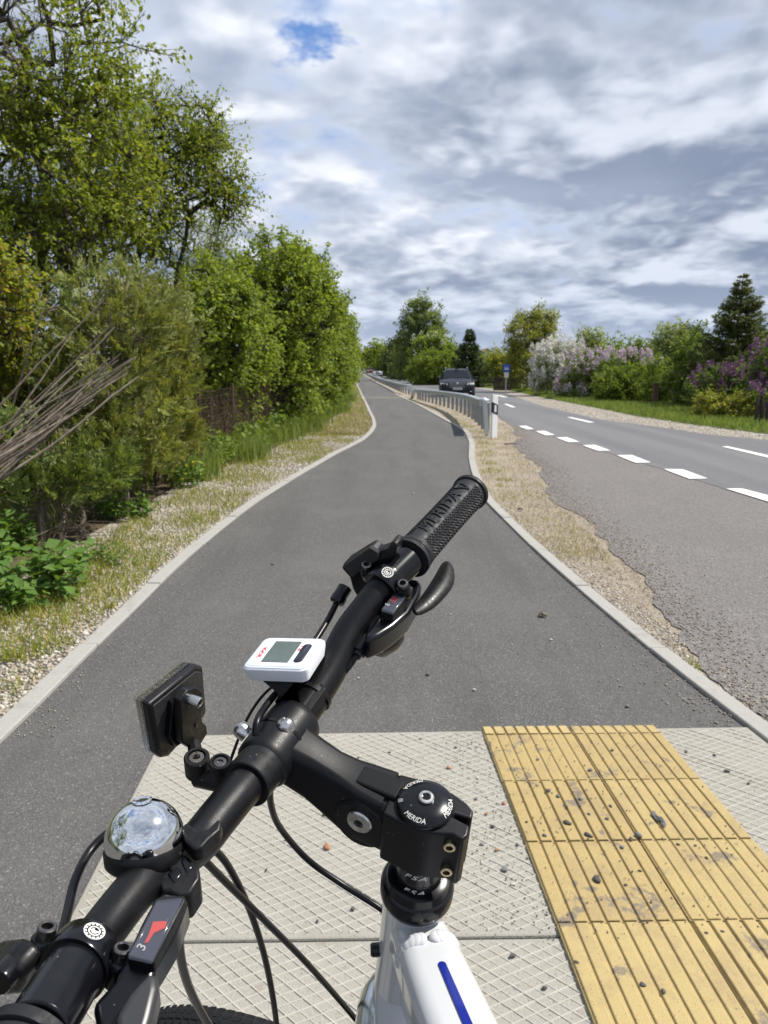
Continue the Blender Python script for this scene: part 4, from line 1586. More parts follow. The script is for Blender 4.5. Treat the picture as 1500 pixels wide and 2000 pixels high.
L_BIRCH = leaf_mat('leaf_birch', (0.122, 0.166, 0.060), (0.215, 0.262, 0.100), None, trans=.4)
L_CHEST = leaf_mat('leaf_chestnut', (0.122, 0.177, 0.036), (0.244, 0.294, 0.070), None, trans=.4)
L_BUSH = leaf_mat('leaf_bush', (0.110, 0.166, 0.026), (0.209, 0.257, 0.044), None, trans=.4)
L_YELLOW = leaf_mat('leaf_yellow_green', (0.174, 0.203, 0.035), (0.290, 0.305, 0.060), (0.313, 0.257, 0.080), trans=.42)
L_LILAC = leaf_mat('leaf_lilac', (0.093, 0.150, 0.030), (0.180, 0.235, 0.046), None, trans=.35)
L_NETTLE = leaf_mat('leaf_nettle', (0.095, 0.153, 0.031), (0.201, 0.260, 0.050), None, trans=.35)
L_RASP = leaf_mat('leaf_raspberry', (.085, .165, .032), (.155, .245, .06), None, trans=.35)
L_GRASS = leaf_mat('grass_blade', (0.154, 0.198, 0.031), (0.309, 0.322, 0.064), (0.568, 0.377, 0.143), trans=.35)
L_GRASSB = leaf_mat('tall_grass_blade', (0.118, 0.179, 0.049), (0.249, 0.287, 0.078), None, trans=.35)
L_DRY = leaf_mat('dry_grass', (.30, .26, .17), (.50, .44, .31), (.16, .19, .06), trans=.25)
F_WHITE = leaf_mat('blossom_white', (.62, .60, .54), (.80, .78, .72), None, trans=.3, tcol=(1, 1, 1))
F_LILAC = leaf_mat('blossom_lilac', (.46, .36, .44), (.66, .56, .60), None, trans=.3, tcol=(1, 1, 1))
F_PURPLE = leaf_mat('blossom_purple', (.15, .065, .15), (.27, .14, .25), None, trans=.3, tcol=(1, 1, 1))
F_YELLOW = leaf_mat('blossom_yellow', (.75, .52, .01), (.85, .66, .02), None, trans=.3, tcol=(1, 1, .6))
L_FAR = leaf_mat('far_wood', (.030, .045, .030), (.055, .075, .045), None, trans=.2)


def unit(a):
    return a / (np.linalg.norm(a, axis=-1, keepdims=True) + 1e-9)


def leaf_geo(P, D, N, L, W, fold=.25):
    """diamond leaves folded on the midrib: base points, directions, face normals, lengths, widths"""
    D = unit(D)
    Sd = unit(np.cross(D, N))
    Nn = np.cross(Sd, D)
    L = np.broadcast_to(np.asarray(L, float), (len(P),))[:, None]
    W = np.broadcast_to(np.asarray(W, float), (len(P),))[:, None]
    mid = P + D * L * .45
    V = np.stack([P, mid + Sd * W * .5 + Nn * W * fold * .5, P + D * L - Nn * L * .10, mid - Sd * W * .5 + Nn * W * fold * .5], 1).reshape(-1, 3)
    i = np.arange(len(P))[:, None] * 4
    F = np.concatenate([i + np.array([[0, 1, 2]]), i + np.array([[0, 2, 3]])], 1).reshape(-1, 3)
    return V, F


def twig_geo(A, B, ra, rb):
    """three-sided twigs from A to B"""
    t = unit(B - A)
    h = np.where(np.abs(t[:, 2:3]) < .9, np.array([[0, 0, 1.]]), np.array([[1., 0, 0]]))
    e1 = unit(np.cross(t, h))
    e2 = np.cross(t, e1)
    vs = []
    for k in range(3):
        a = 2 * math.pi * k / 3
        vs.append(A + (e1 * math.cos(a) + e2 * math.sin(a)) * ra[:, None])
    for k in range(3):
        a = 2 * math.pi * k / 3
        vs.append(B + (e1 * math.cos(a) + e2 * math.sin(a)) * rb[:, None])
    V = np.stack(vs, 1).reshape(-1, 3)
    i = np.arange(len(A))[:, None] * 6
    F = np.concatenate([i + np.array([[k, (k + 1) % 3, 3 + (k + 1) % 3, 3 + k]]) for k in range(3)], 1).reshape(-1, 4)
    return V, F


def in_blobs(blobs, n, r, shell=.5, low=None):
    """points through the volume of a set of ellipsoids, thicker towards their skins"""
    C0 = np.array([b[0:3] for b in blobs])
    R0 = np.array([b[3:6] for b in blobs])
    w = np.array([b[3] * b[4] * b[5] for b in blobs]) ** .75
    w = w * np.array([b[6] if len(b) > 6 else 1.0 for b in blobs])
    k = r.choice(len(blobs), n, p=w / w.sum())
    d = unit(r.normal(0, 1, (n, 3)))
    rad = r.random(n) ** (1 / 3 * shell)
    rad = rad * (1 + .16 * r.normal(0, 1, n) * (r.random(n) < .35))
    P = C0[k] + d * rad[:, None] * R0[k]
    return P, d


def crown(name, label, cat, base, blobs, ncl, per, leaf, mat, bark=BARK, trunk_r=.12, group=None, seed=1, twig=.35, droop=.25, shell=.55, trunks=1, spread=.25,
          bare=None, flowers=None, up=.45, min_z=None, lean=(0, 0), bark_detail=True):
    """a broad-leaved tree or shrub: trunk, limbs that reach every leaf cluster, twigs, leaves"""
    r = np.random.default_rng(seed)
    base = np.array(base, float)
    cl, cdir = in_blobs(blobs, ncl, r, shell)
    if min_z is not None: cl[:, 2] = np.maximum(cl[:, 2], base[2] + min_z + r.random(ncl) * .25)
    top = cl[:, 2].max()
    cen = np.average(cl, axis=0)
    # trunk nodes
    nodes, par = [], []
    for q in range(trunks):
        off = np.array([r.normal(0, spread * .35), r.normal(0, spread * .35), 0]) if trunks > 1 else np.zeros(3)
        tgt = np.array([cen[0] + r.normal(0, spread) * (trunks > 1) + lean[0], cen[1] + r.normal(0, spread) * (trunks > 1) + lean[1], base[2] + (top - base[2]) * (.72 if trunks == 1 else r.uniform(.5, .8))])
        m = max(4, int((tgt[2] - base[2]) / .35))
        prev = -1
        for i in range(m + 1):
            t = i / m
            p = base + off + (tgt - base - off) * np.array([t ** 1.3, t ** 1.3, t])
            p = p + np.array([r.normal(0, .03), r.normal(0, .03), 0]) * (0 < i)
            nodes.append(p)
            par.append(prev)
            prev = len(nodes) - 1
    order = np.argsort(np.min(np.linalg.norm(cl[:, None] - np.array(nodes)[None], axis=2), axis=1))
    ends = []
    arr = np.zeros((len(nodes) + ncl * 4, 3))
    arr[:len(nodes)] = nodes
    n = len(nodes)
    par = par + [0] * (ncl * 4)
    for c in order:
        p = cl[c]
        dv = arr[:n] - p
        dist = np.sqrt((dv ** 2).sum(1)) + np.maximum(0, dv[:, 2]) * .8      # branches rather climb than hang
        j = int(np.argmin(dist))
        q0 = arr[j]
        L = np.linalg.norm(p - q0)
        k = 1 if L < .45 else (2 if L < 1.1 else 3)
        prev = j
        for i in range(1, k + 1):
            t = i / k
            x = q0 + (p - q0) * t
            if i < k: x = x + r.normal(0, .05 * L, 3) + np.array([0, 0, .10 * L * math.sin(math.pi * t)])
            arr[n] = x
            par[n] = prev
            prev = n
            n += 1
        ends.append(prev)
    cnt = np.zeros(n)
    cnt[ends] += 1
    for i in range(n - 1, -1, -1):
        if par[i] >= 0: cnt[par[i]] += cnt[i]
    tot = cnt.max()
    rad = trunk_r * (np.maximum(cnt, .6) / tot) ** .44
    idx = np.array([i for i in range(n) if par[i] >= 0])
    pi = np.array([par[i] for i in idx])
    root = thing(name, base, label, cat, group)
    istr = idx < len(nodes)
    # the trunk: one round tapered tube per stem
    mb = MB()
    i = 0
    while i < len(nodes):
        j = i + 1
        while j < len(nodes) and par[j] != -1: j += 1
        rr = [max(rad[q], trunk_r * .25) * (1.0 if trunks == 1 else .6) for q in range(i, j)]
        rr[0] *= 1.25
        mb.tube([nodes[q] for q in range(i, j)], rr, 9)
        i = j
    mb.build('trunk', bark, root)
    sel = ~istr
    V1, F1 = twig_geo(arr[pi[sel]], arr[idx[sel]], np.minimum(rad[pi[sel]], rad[idx[sel]] * 1.6), rad[idx[sel]])
    # twigs and leaves about each cluster
    nt = 4
    K = ncl * nt
    tb = np.repeat(cl, nt, 0)
    td = unit(r.normal(0, 1, (K, 3)) + np.repeat(cdir, nt, 0) * .7 + np.array([0, 0, up * .8]))
    tl = twig * r.uniform(.55, 1.25, K)
    te = tb + td * tl[:, None] - np.array([0, 0, 1]) * (droop * tl * r.uniform(0, 1, K))[:, None]
    V2, F2 = twig_geo(tb, te, np.full(K, .0045), np.full(K, .0018))
    V = np.concatenate([V1, V2])
    F = np.concatenate([F1, F2 + len(V1)])
    np_mesh('branches', V, F, bark, root, base)
    m = per // nt
    keep = np.ones(K, bool)
    if bare is not None: keep = ~bare(tb, r)
    tb, te, td = tb[keep], te[keep], td[keep]
    K = len(tb)
    s = r.uniform(.12, 1.1, (K, m))
    P = tb[:, None] + (te - tb)[:, None] * s[..., None] + r.normal(0, leaf[0] * .45, (K, m, 3))
    P = P.reshape(-1, 3)
    D = np.repeat(td, m, 0) * .5 + r.normal(0, .75, (K * m, 3)) + np.array([0, 0, -.25])
    N = r.normal(0, .55, (K * m, 3)) + np.array([0, 0, 1.0])
    L = leaf[0] * r.uniform(.6, 1.25, K * m)
    V, F = leaf_geo(P, D, N, L, L * leaf[1])
    np_mesh('crown', V, F, mat, root, base)
    if flowers:
        fm, nf, fs, where, fname = flowers
        pk = np.array([where(q) for q in cl])
        fc = cl[pk]
        fd = unit(cdir[pk] + np.array([0, 0, .6]))
        fc = fc + fd * twig * .8
        if len(fc):
            k = nf
            # upright panicles of small florets
            h = r.uniform(0, 1, (len(fc), k))
            rr_ = fs * .36 * (1 - h * .75)
            ang = r.uniform(0, 2 * math.pi, (len(fc), k))
            P = fc[:, None] + np.stack([np.cos(ang) * rr_, np.sin(ang) * rr_, h * fs], 2)
            P = P.reshape(-1, 3)
            D = r.normal(0, 1, (len(P), 3))
            N = r.normal(0, 1, (len(P), 3))
            V, F = leaf_geo(P, D, N, fs * .22, fs * .22, .1)
            np_mesh(fname, V, F, fm, root, base)
    return root


def blob(u, v, z, ru, rv, dz, w=1.0):
    c = pt(u, v, z)
    return (c[0], c[1], c[2], ru * z / FOC, dz, rv * z / FOC, w)


def ground_at(x, y): return np.array([x, y, gz(y) - .02])


def col_at(u, z):
    """ground point below the column of a pixel at a given depth"""
    y = z * 1.0
    x = (u - 750) / FOC * z
    return ground_at(x, y)


# ------------------------------------------------ roadside trees behind the gravel verge
def thin_top(tb, r):
    # the twigs at the dead top of the near tree carry few leaves
    d = pt(60, 90, 8.0)
    q = np.linalg.norm((tb - d) * np.array([1, .5, 1]), axis=1)
    return (q < .75) & (r.random(len(tb)) < .72)


crown('plum_tree', 'tall overhanging tree with bare grey twigs among its upper leaves, over the thuja bushes', 'tree', col_at(150, 8.6),
      [blob(60, 100, 8, 190, 150, 1.0), blob(150, 175, 8, 85, 110, .8), blob(90, 330, 8, 190, 170, 1.1, 1.1), blob(200, 300, 8.3, 65, 110, .8, .8), blob(-60, 250, 8, 150, 260, 1.0), blob(30, 480, 8.2, 150, 80, .9), blob(165, 440, 8.4, 95, 90, .8), blob(110, -60, 8, 100, 90, .7)],
      560, 72, (.062, .55), L_CHERRY, BARK, .11, seed=3, twig=.36, bare=thin_top, trunks=2)
crown('cherry_tree', 'leaning tree with a drooping thin outer bough, behind the tall overhanging tree', 'tree', col_at(285, 10.4),
      [blob(310, 265, 10, 75, 75, .7), blob(365, 250, 10, 60, 60, .5, 1.0), blob(415, 320, 10, 46, 52, .4, 1.2), blob(425, 390, 10, 32, 42, .3, 2.2), blob(395, 260, 10, 30, 50, .3, 1.6), blob(300, 370, 10, 70, 90, .8, .8), blob(240, 400, 10, 90, 130, .8, 1.0), blob(275, 500, 10, 60, 50, .7, .4), blob(345, 480, 10, 30, 60, .4, .5), blob(462, 360, 10, 18, 26, .2, 4.0), blob(428, 425, 10, 14, 16, .2, 4.0)],
      340, 48, (.058, .55), L_CHERRY, BARK_D, .065, seed=5, twig=.38, droop=.6, trunks=3, spread=.5)
crown('willow_tree', 'slender pale green tree showing between the overhanging boughs and the rounded maple', 'tree', col_at(405, 16),
      [blob(400, 480, 16, 34, 60, .5), blob(395, 560, 16, 40, 60, .5), blob(425, 500, 16, 22, 40, .4)], 110, 52, (.06, .35), L_PALE, BARK, .08, seed=6, twig=.45)
crown('maple_tree', 'dense rounded dark green tree, the highest of the row beyond the thuja', 'tree', col_at(555, 15),
      [blob(545, 562, 15, 85, 85, 1.1), blob(480, 590, 14.6, 75, 80, 1.0), blob(580, 620, 15, 75, 110, 1.2), blob(500, 690, 14.3, 100, 90, 1.1), blob(560, 500, 15, 45, 32, .6), blob(580, 740, 14.8, 60, 60, .9)],
      520, 76, (.070, .75), L_MAPLE, BARK_D, .13, seed=8, twig=.34, trunks=3, spread=.4, shell=.4)
crown('maple_tree', 'low leafy tree in the dip of the row, beside the highest rounded tree', 'tree', col_at(410, 12.4),
      [blob(400, 590, 12.2, 65, 70, .9), blob(370, 640, 12, 55, 80, .9), blob(440, 660, 12.2, 80, 110, 1.0), blob(420, 750, 12.2, 80, 60, .9)],
      330, 72, (.066, .75), L_MAPLE, BARK_D, .10, seed=9, twig=.32, trunks=3, spread=.4, shell=.4)
crown('maple_tree', 'leafy tree leaning over the path edge, right behind the highest rounded tree', 'tree', col_at(622, 20),
      [blob(610, 590, 20, 38, 70, 1.0), blob(632, 660, 20, 42, 90, 1.2), blob(600, 710, 19, 60, 70, 1.2), blob(650, 720, 20, 30, 50, 1.0)],
      300, 70, (.085, .75), L_DARKM, BARK_D, .12, seed=10, twig=.40, trunks=2, spread=.4, shell=.4)
crown('maple_tree', 'small far tree near the end of the leafy row, before the last low one', 'tree', col_at(660, 31),
      [blob(655, 650, 30, 26, 50, 1.5), blob(668, 700, 30, 24, 50, 1.5), blob(640, 720, 28, 30, 40, 1.5)], 220, 64, (.12, .75), L_MAPLE, BARK_D, .14, seed=12, twig=.5, trunks=2, shell=.4)
crown('maple_tree', 'last and farthest low tree of the leafy row beside the path', 'tree', col_at(679, 52),
      [blob(677, 685, 52, 13, 32, 3.0), blob(684, 705, 60, 9, 24, 4.0), blob(672, 715, 46, 16, 26, 3.0)], 200, 56, (.19, .75), L_DARKM, BARK_D, .16, seed=13, twig=.7, trunks=2, shell=.4)
crown('maple_bush', 'pale yellow green bush with reddish young leaves at the frame edge above the stacked poles', 'bush', col_at(-20, 6.6),
      [blob(5, 560, 6.4, 55, 60, .4), blob(20, 640, 6.4, 50, 60, .4), blob(-60, 700, 6.4, 60, 80, .4)], 90, 60, (.055, .7), L_RED, BARK, .035, seed=14, twig=.26, trunks=3)


# the row of trees goes on beside and behind the bicycle (seen in the bell)
for i, (x, y, lab) in enumerate(((-4.6, 1.6, 'tree beside the driveway, outside the view, nearest the bicycle'), (-5.2, -2.6, 'tree behind the bicycle, outside the view'))):
    crown('maple_tree', lab, 'tree', (x, y, 0), [(x, y, 2.6, 1.5, 1.6, 1.6), (x + .3, y, 4.2, 1.2, 1.3, 1.3), (x - .5, y + .6, 1.4, 1.3, 1.3, 1.0)], 150, 56, (.09, .75), L_MAPLE, BARK_D, .12, seed=16 + i, twig=.4, trunks=2, shell=.4)


# ------------------------------------------------ thuja bushes: flat upright sprays on thin tan stems
def thuja(label, base, blobs, ncl, seed, stems, mat=L_THUJA, per=92):
    r = np.random.default_rng(seed)
    base = np.array(base, float)
    root = thing('thuja_bush', base, label, 'bush', 'thuja bushes beside the gravel verge')
    cl, cd_ = in_blobs(blobs, ncl, r, .6)
    cl[:, 2] = np.maximum(cl[:, 2], base[2] + .32 + r.random(ncl) * .15)
    mb = MB()
    axes = []
    for (dx, dy) in stems:
        b = base + np.array([dx, dy, 0])
        t = np.array([np.mean(cl[:, 0]) + dx * .7, np.mean(cl[:, 1]) + dy * .6, cl[:, 2].max() - .25])
        pts = [b + (t - b) * k + r.normal(0, .012, 3) * (0 < k) for k in np.linspace(0, 1, 9)]
        m = mb if not axes else MB()
        m.tube(pts, np.linspace(.026, .006, 9), 8)
        m.build('stem', BARK_T, root)
        axes.append(np.array(pts))
    AX = np.concatenate([np.array([a[0] * (1 - k) + a[-1] * k for k in np.linspace(.05, 1, 60)]) for a in axes])
    d = np.linalg.norm(cl[:, None] - AX[None], axis=2) + np.maximum(0, AX[None, :, 2] - cl[:, None, 2] + .08) * .7
    nb = AX[np.argmin(d, 1)]
    V1, F1 = twig_geo(nb, cl, np.full(ncl, .007), np.full(ncl, .003))
    # dead bare twigs low inside
    nd = 160
    b0 = AX[r.integers(0, len(AX) // 2, nd)]
    b1 = b0 + unit(r.normal(0, 1, (nd, 3)) + np.array([0, 0, .3])) * r.uniform(.15, .5, nd)[:, None]
    b1[:, 2] = np.maximum(b1[:, 2], base[2] + .03)
    V2, F2 = twig_geo(b0, b1, np.full(nd, .004), np.full(nd, .0015))
    np_mesh('branches', np.concatenate([V1, V2]), np.concatenate([F1, F2 + len(V1)]), BARK_T, root, base)
    # each cluster is a few fans; a fan is a flat feather of narrow scale sprays
    nf = 5
    fb = np.repeat(cl, nf, 0) + r.normal(0, .05, (ncl * nf, 3))
    out = np.repeat(unit(cl - nb), nf, 0)
    fd = unit(out * .8 + r.normal(0, .5, (ncl * nf, 3)) + np.array([0, 0, .55]))
    fn = unit(np.cross(fd, r.normal(0, 1, (ncl * nf, 3))))
    fside = np.cross(fd, fn)
    k = per // nf
    s = np.linspace(.0, 1, k)
    sg = np.where(np.arange(k) % 2 == 0, 1, -1)
    FL = r.uniform(.10, .20, ncl * nf)
    P = fb[:, None] + fd[:, None] * (s[None, :] * FL[:, None])[..., None]
    D = fd[:, None] * .75 + fside[:, None] * (sg * (1 - s * .6))[None, :, None] * .9 + r.normal(0, .16, (ncl * nf, k, 3))
    N = np.repeat(fn[:, None], k, 1) + r.normal(0, .3, (ncl * nf, k, 3))
    L = .064 * (1.1 - s * .5)[None, :] * r.uniform(.7, 1.2, (ncl * nf, 1))
    V, F = leaf_geo(P.reshape(-1, 3), D.reshape(-1, 3), N.reshape(-1, 3), L.ravel(), L.ravel() * .34, .1)
    np_mesh('foliage', V, F, mat, root, base)
    return root


tb1 = gp(75, 1072)
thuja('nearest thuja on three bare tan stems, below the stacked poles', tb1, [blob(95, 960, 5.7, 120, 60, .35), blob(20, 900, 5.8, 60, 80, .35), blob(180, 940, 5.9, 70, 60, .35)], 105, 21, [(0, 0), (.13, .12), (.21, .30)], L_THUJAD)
thuja('broad olive thuja in the middle, behind the tips of the stacked poles', gp(215, 1005), [blob(250, 830, 6.6, 85, 110, .45), blob(190, 740, 6.6, 75, 110, .45), blob(255, 640, 6.8, 75, 95, .45), blob(190, 900, 6.4, 80, 60, .4), blob(200, 590, 6.9, 45, 60, .35)], 270, 22, [(0, 0), (-.2, .1), (.1, .15)])
thuja('yellowish thuja next to the yellow flowers and the rusty fence', gp(310, 945), [blob(325, 850, 7.6, 55, 75, .45), blob(320, 720, 7.8, 55, 100, .5), blob(350, 640, 8.0, 35, 70, .4), blob(290, 620, 7.9, 60, 70, .45), blob(300, 920, 7.4, 60, 36, .35)], 250, 23, [(0, 0), (.12, .12)])
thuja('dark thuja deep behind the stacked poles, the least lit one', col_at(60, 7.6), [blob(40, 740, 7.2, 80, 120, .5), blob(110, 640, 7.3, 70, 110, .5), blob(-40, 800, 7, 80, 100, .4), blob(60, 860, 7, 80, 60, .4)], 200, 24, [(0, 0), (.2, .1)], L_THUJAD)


# ------------------------------------------------ spruces: whorls of drooping boughs
def spruce(label, base, h, rmax, mat, seed, ntier=26, lean=(0, 0), per=1.0, group=None, needle=.075):
    r = np.random.default_rng(seed)
    base = np.array(base, float)
    root = thing('spruce_tree', base, label, 'tree', group)
    top = base + np.array([lean[0], lean[1], h])
    MB().tube([base, base + (top - base) * .5, top], [.05 + h * .012, .03 + h * .006, .008], 9).build('trunk', BARK_D, root)
    A, Bq, P, D, N, Ls = [], [], [], [], [], []
    for i in range(ntier):
        t = (i + r.uniform(-.3, .3)) / ntier
        t = min(max(t, .02), .985)
        z = h * (.05 + .95 * t)
        rr = rmax * (1 - t) ** 1.05 * r.uniform(.75, 1.15) + .05
        nb = int(r.integers(6, 9)) if t < .9 else 4
        a0 = r.uniform(0, 6.28)
        for k in range(nb):
            a = a0 + 6.283 * k / nb + r.normal(0, .18)
            L = rr * r.uniform(.75, 1.12)
            o = base + (top - base) * (z / h)
            dr = np.array([math.cos(a), math.sin(a), 0])
            slope = .55 * t - .12
            pts = [o + dr * L * s + np.array([0, 0, L * (slope * s - .42 * s * (1 - t) * (1 - s * .75) + .20 * s * s)]) for s in np.linspace(0, 1, 6)]
            for q in range(5):
                A.append(pts[q])
                Bq.append(pts[q + 1])
            n = max(6, int(L / .035 * per))
            s = r.uniform(.12, 1, n)
            pp = np.array([np.interp(s, np.linspace(0, 1, 6), [x[c] for x in pts]) for c in range(3)]).T
            sd = np.cross(dr, [0, 0, 1.0])
            sg = np.where(r.random(n) < .5, 1, -1)
            sub = unit(dr[None] * .7 + sd[None] * sg[:, None] * r.uniform(.4, 1.1, n)[:, None] + np.array([0, 0, -.18]) + r.normal(0, .12, (n, 3)))
            sl = np.minimum(.28 * L * (1.12 - s), .32 * rmax + .05) + needle
            m = 9
            for j in range(m):
                f = (j + .5) / m
                P.append(pp + sub * (sl * f)[:, None])
                D.append(sub + r.normal(0, .5, (n, 3)) + np.array([0, 0, .05]))
                N.append(r.normal(0, .5, (n, 3)) + np.array([0, 0, 1.0]))
                Ls.append(np.full(n, needle) * r.uniform(.7, 1.2, n))
    A, Bq = np.array(A), np.array(Bq)
    V, F = twig_geo(A, Bq, np.full(len(A), .012), np.full(len(A), .008))
    np_mesh('branches', V, F, BARK_D, root, base)
    P, D, N, Ls = [np.concatenate(x) for x in (P, D, N, Ls)]
    V, F = leaf_geo(P, D, N, Ls, Ls * .42, .15)
    np_mesh('needles', V, F, mat, root, base)
    return root


# ------------------------------------------------ across the road
spruce('tall pointed spruce above the purple lilacs across the road', col_at(1424, 24), 4.05, 1.95, L_SPRUCEL, 31, 29, per=1.5, needle=.080)
spruce('small dark spruce behind the oncoming car', col_at(913, 60), 4.5, 1.75, L_SPRUCE, 32, 24, per=.6, needle=.16)
crown('birch_tree', 'tall grey green birch, highest of the group beyond the guardrail', 'tree', col_at(812, 92),
      [blob(818, 615, 92, 22, 36, 1.6), blob(805, 650, 92, 24, 40, 1.8), blob(835, 635, 92, 26, 42, 1.8), blob(795, 690, 92, 22, 50, 1.8), blob(850, 660, 92, 16, 40, 1.4), blob(822, 700, 92, 36, 40, 2.0), blob(828, 585, 92, 9, 12, .8)],
      420, 56, (.27, .55), L_BIRCH, BARK, .20, seed=33, twig=1.0, droop=.9, min_z=.3)
crown('chestnut_tree', 'bright green chestnut with white candles, in front of the tall birch', 'tree', col_at(850, 76),
      [blob(848, 680, 76, 30, 26, 1.5), blob(860, 695, 76, 26, 26, 1.5), blob(832, 700, 76, 26, 26, 1.5)], 200, 52, (.28, .6), L_CHEST, BARK_D, .16, seed=34, twig=.7, flowers=(F_WHITE, 16, .55, lambda q: (hash(tuple(np.round(q, 3))) % 5) == 0, 'blossom'), min_z=.4)
crown('willow_bush', 'rounded green bush at the roadside below the chestnut', 'bush', col_at(846, 68),
      [blob(848, 722, 68, 42, 34, 1.6), blob(825, 728, 68, 26, 26, 1.4), blob(872, 730, 68, 22, 24, 1.3)], 260, 56, (.19, .5), L_BUSH, BARK_D, .08, seed=35, twig=.5, trunks=5, spread=.8, shell=.35, min_z=.1)
crown('walnut_tree', 'upright yellow green tree beside the bus stop sign', 'tree', col_at(1042, 45),
      [blob(1035, 660, 45, 40, 40, 1.1), blob(1060, 650, 45, 24, 40, .8), blob(1020, 640, 45, 16, 22, .6), blob(1050, 615, 45, 8, 16, .4), blob(1072, 628, 45, 8, 22, .4), blob(1030, 715, 45, 45, 44, 1.3), blob(1062, 720, 45, 28, 40, 1.0), blob(1000, 690, 45, 16, 26, .7)],
      330, 60, (.14, .55), L_YELLOW, BARK, .13, seed=36, twig=.62, up=1.1, min_z=.4)
crown('apple_bush', 'white blossoming bush between the yellow green tree and the pink lilacs', 'bush', col_at(1095, 38),
      [blob(1095, 718, 38, 46, 40, 1.0), blob(1072, 730, 38, 28, 40, .8), blob(1120, 735, 38, 34, 40, .9)], 210, 44, (.10, .5), L_PALE, BARK_D, .06, seed=37, twig=.42, trunks=4, spread=.5, flowers=(F_WHITE, 40, .40, lambda q: True, 'blossom'), min_z=.15)
crown('lilac_bush', 'pale pink lilac right beside the white blossoming bush', 'bush', col_at(1142, 33.5),
      [blob(1142, 728, 33.5, 34, 34, .8), blob(1128, 760, 33.5, 34, 26, .8), blob(1165, 725, 33.5, 26, 26, .7)], 130, 48, (.10, .7), L_LILAC, BARK_D, .05, 'lilac bushes across the road', seed=38, twig=.32, trunks=4, spread=.5, flowers=(F_LILAC, 42, .32, lambda q: (hash(tuple(np.round(q, 3))) % 10) < 7, 'blossom'), min_z=.15)
crown('lilac_bush', 'pink lilac flowering above the clipped green hedge', 'bush', col_at(1225, 32),
      [blob(1205, 718, 32, 30, 22, .7), blob(1240, 722, 32, 36, 24, .7), blob(1268, 735, 32, 20, 30, .6)], 120, 46, (.10, .7), L_LILAC, BARK_D, .05, 'lilac bushes across the road', seed=39, twig=.30, trunks=4, spread=.5, flowers=(F_LILAC, 42, .30, lambda q: q[2] > pt(1200, 722, 32)[2] , 'blossom'), min_z=.15)
crown('hedge_bush', 'green hedge bush below the pink lilac, left of the brown post', 'bush', col_at(1215, 29),
      [blob(1195, 755, 29, 34, 34, .7), blob(1240, 752, 29, 34, 34, .7), blob(1220, 775, 29, 50, 22, .7)], 230, 56, (.085, .6), L_BUSH, BARK_D, .05, seed=40, twig=.26, trunks=6, spread=.7, shell=.4, min_z=.05)
crown('hedge_bush', 'ragged green bush behind the brown post, right of the clipped hedge', 'bush', col_at(1300, 27.5),
      [blob(1300, 740, 27.5, 32, 44, .7), blob(1325, 760, 27.5, 32, 36, .7), blob(1285, 770, 27.5, 22, 28, .6)], 190, 54, (.08, .6), L_BUSH, BARK_D, .05, seed=41, twig=.28, trunks=5, spread=.6, min_z=.05)
crown('maple_bush', 'big leafed bright green bush left of the tall pointed spruce', 'bush', col_at(1362, 25.5),
      [blob(1358, 690, 25.5, 28, 44, .7), blob(1345, 730, 25.5, 28, 40, .7), blob(1375, 740, 25.5, 30, 40, .7), blob(1355, 775, 25.5, 40, 26, .7)], 190, 54, (.10, .75), L_LILAC, BARK_D, .06, seed=42, twig=.34, trunks=4, spread=.5, min_z=.1)
crown('lilac_bush', 'dark purple lilac in front of the tall pointed spruce', 'bush', col_at(1415, 20.5),
      [blob(1390, 758, 20.5, 34, 32, .6), blob(1430, 760, 20.5, 38, 32, .6), blob(1460, 755, 20.5, 30, 40, .6), blob(1410, 780, 20.5, 56, 26, .6)], 200, 50, (.075, .7), L_LILAC, BARK_D, .05, 'lilac bushes across the road', seed=43, twig=.26, trunks=5, spread=.6, flowers=(F_PURPLE, 40, .20, lambda q: q[2] > pt(1400, 775, 20.5)[2] and hash(tuple(np.round(q, 3))) % 10 < 6, 'blossom'), min_z=.05)
crown('lilac_bush', 'tall purple lilac at the frame edge above the dark fence posts', 'bush', col_at(1500, 18.5),
      [blob(1500, 715, 18.5, 30, 34, .5), blob(1495, 780, 18, 26, 22, .5), blob(1510, 750, 18.5, 30, 40, .5)], 120, 50, (.075, .7), L_LILAC, BARK_D, .05, 'lilac bushes across the road', seed=44, twig=.26, trunks=4, spread=.5, flowers=(F_PURPLE, 40, .20, lambda q: True, 'blossom'), min_z=.05)
crown('hawthorn_bush', 'low yellow green bush at the foot of the dark purple lilac', 'bush', col_at(1425, 18),
      [blob(1395, 795, 18.6, 40, 22, .4), blob(1440, 800, 18, 40, 24, .4)], 130, 52, (.06, .6), L_YELLOW, BARK_D, .03, seed=45, twig=.2, trunks=5, spread=.5, min_z=.03)
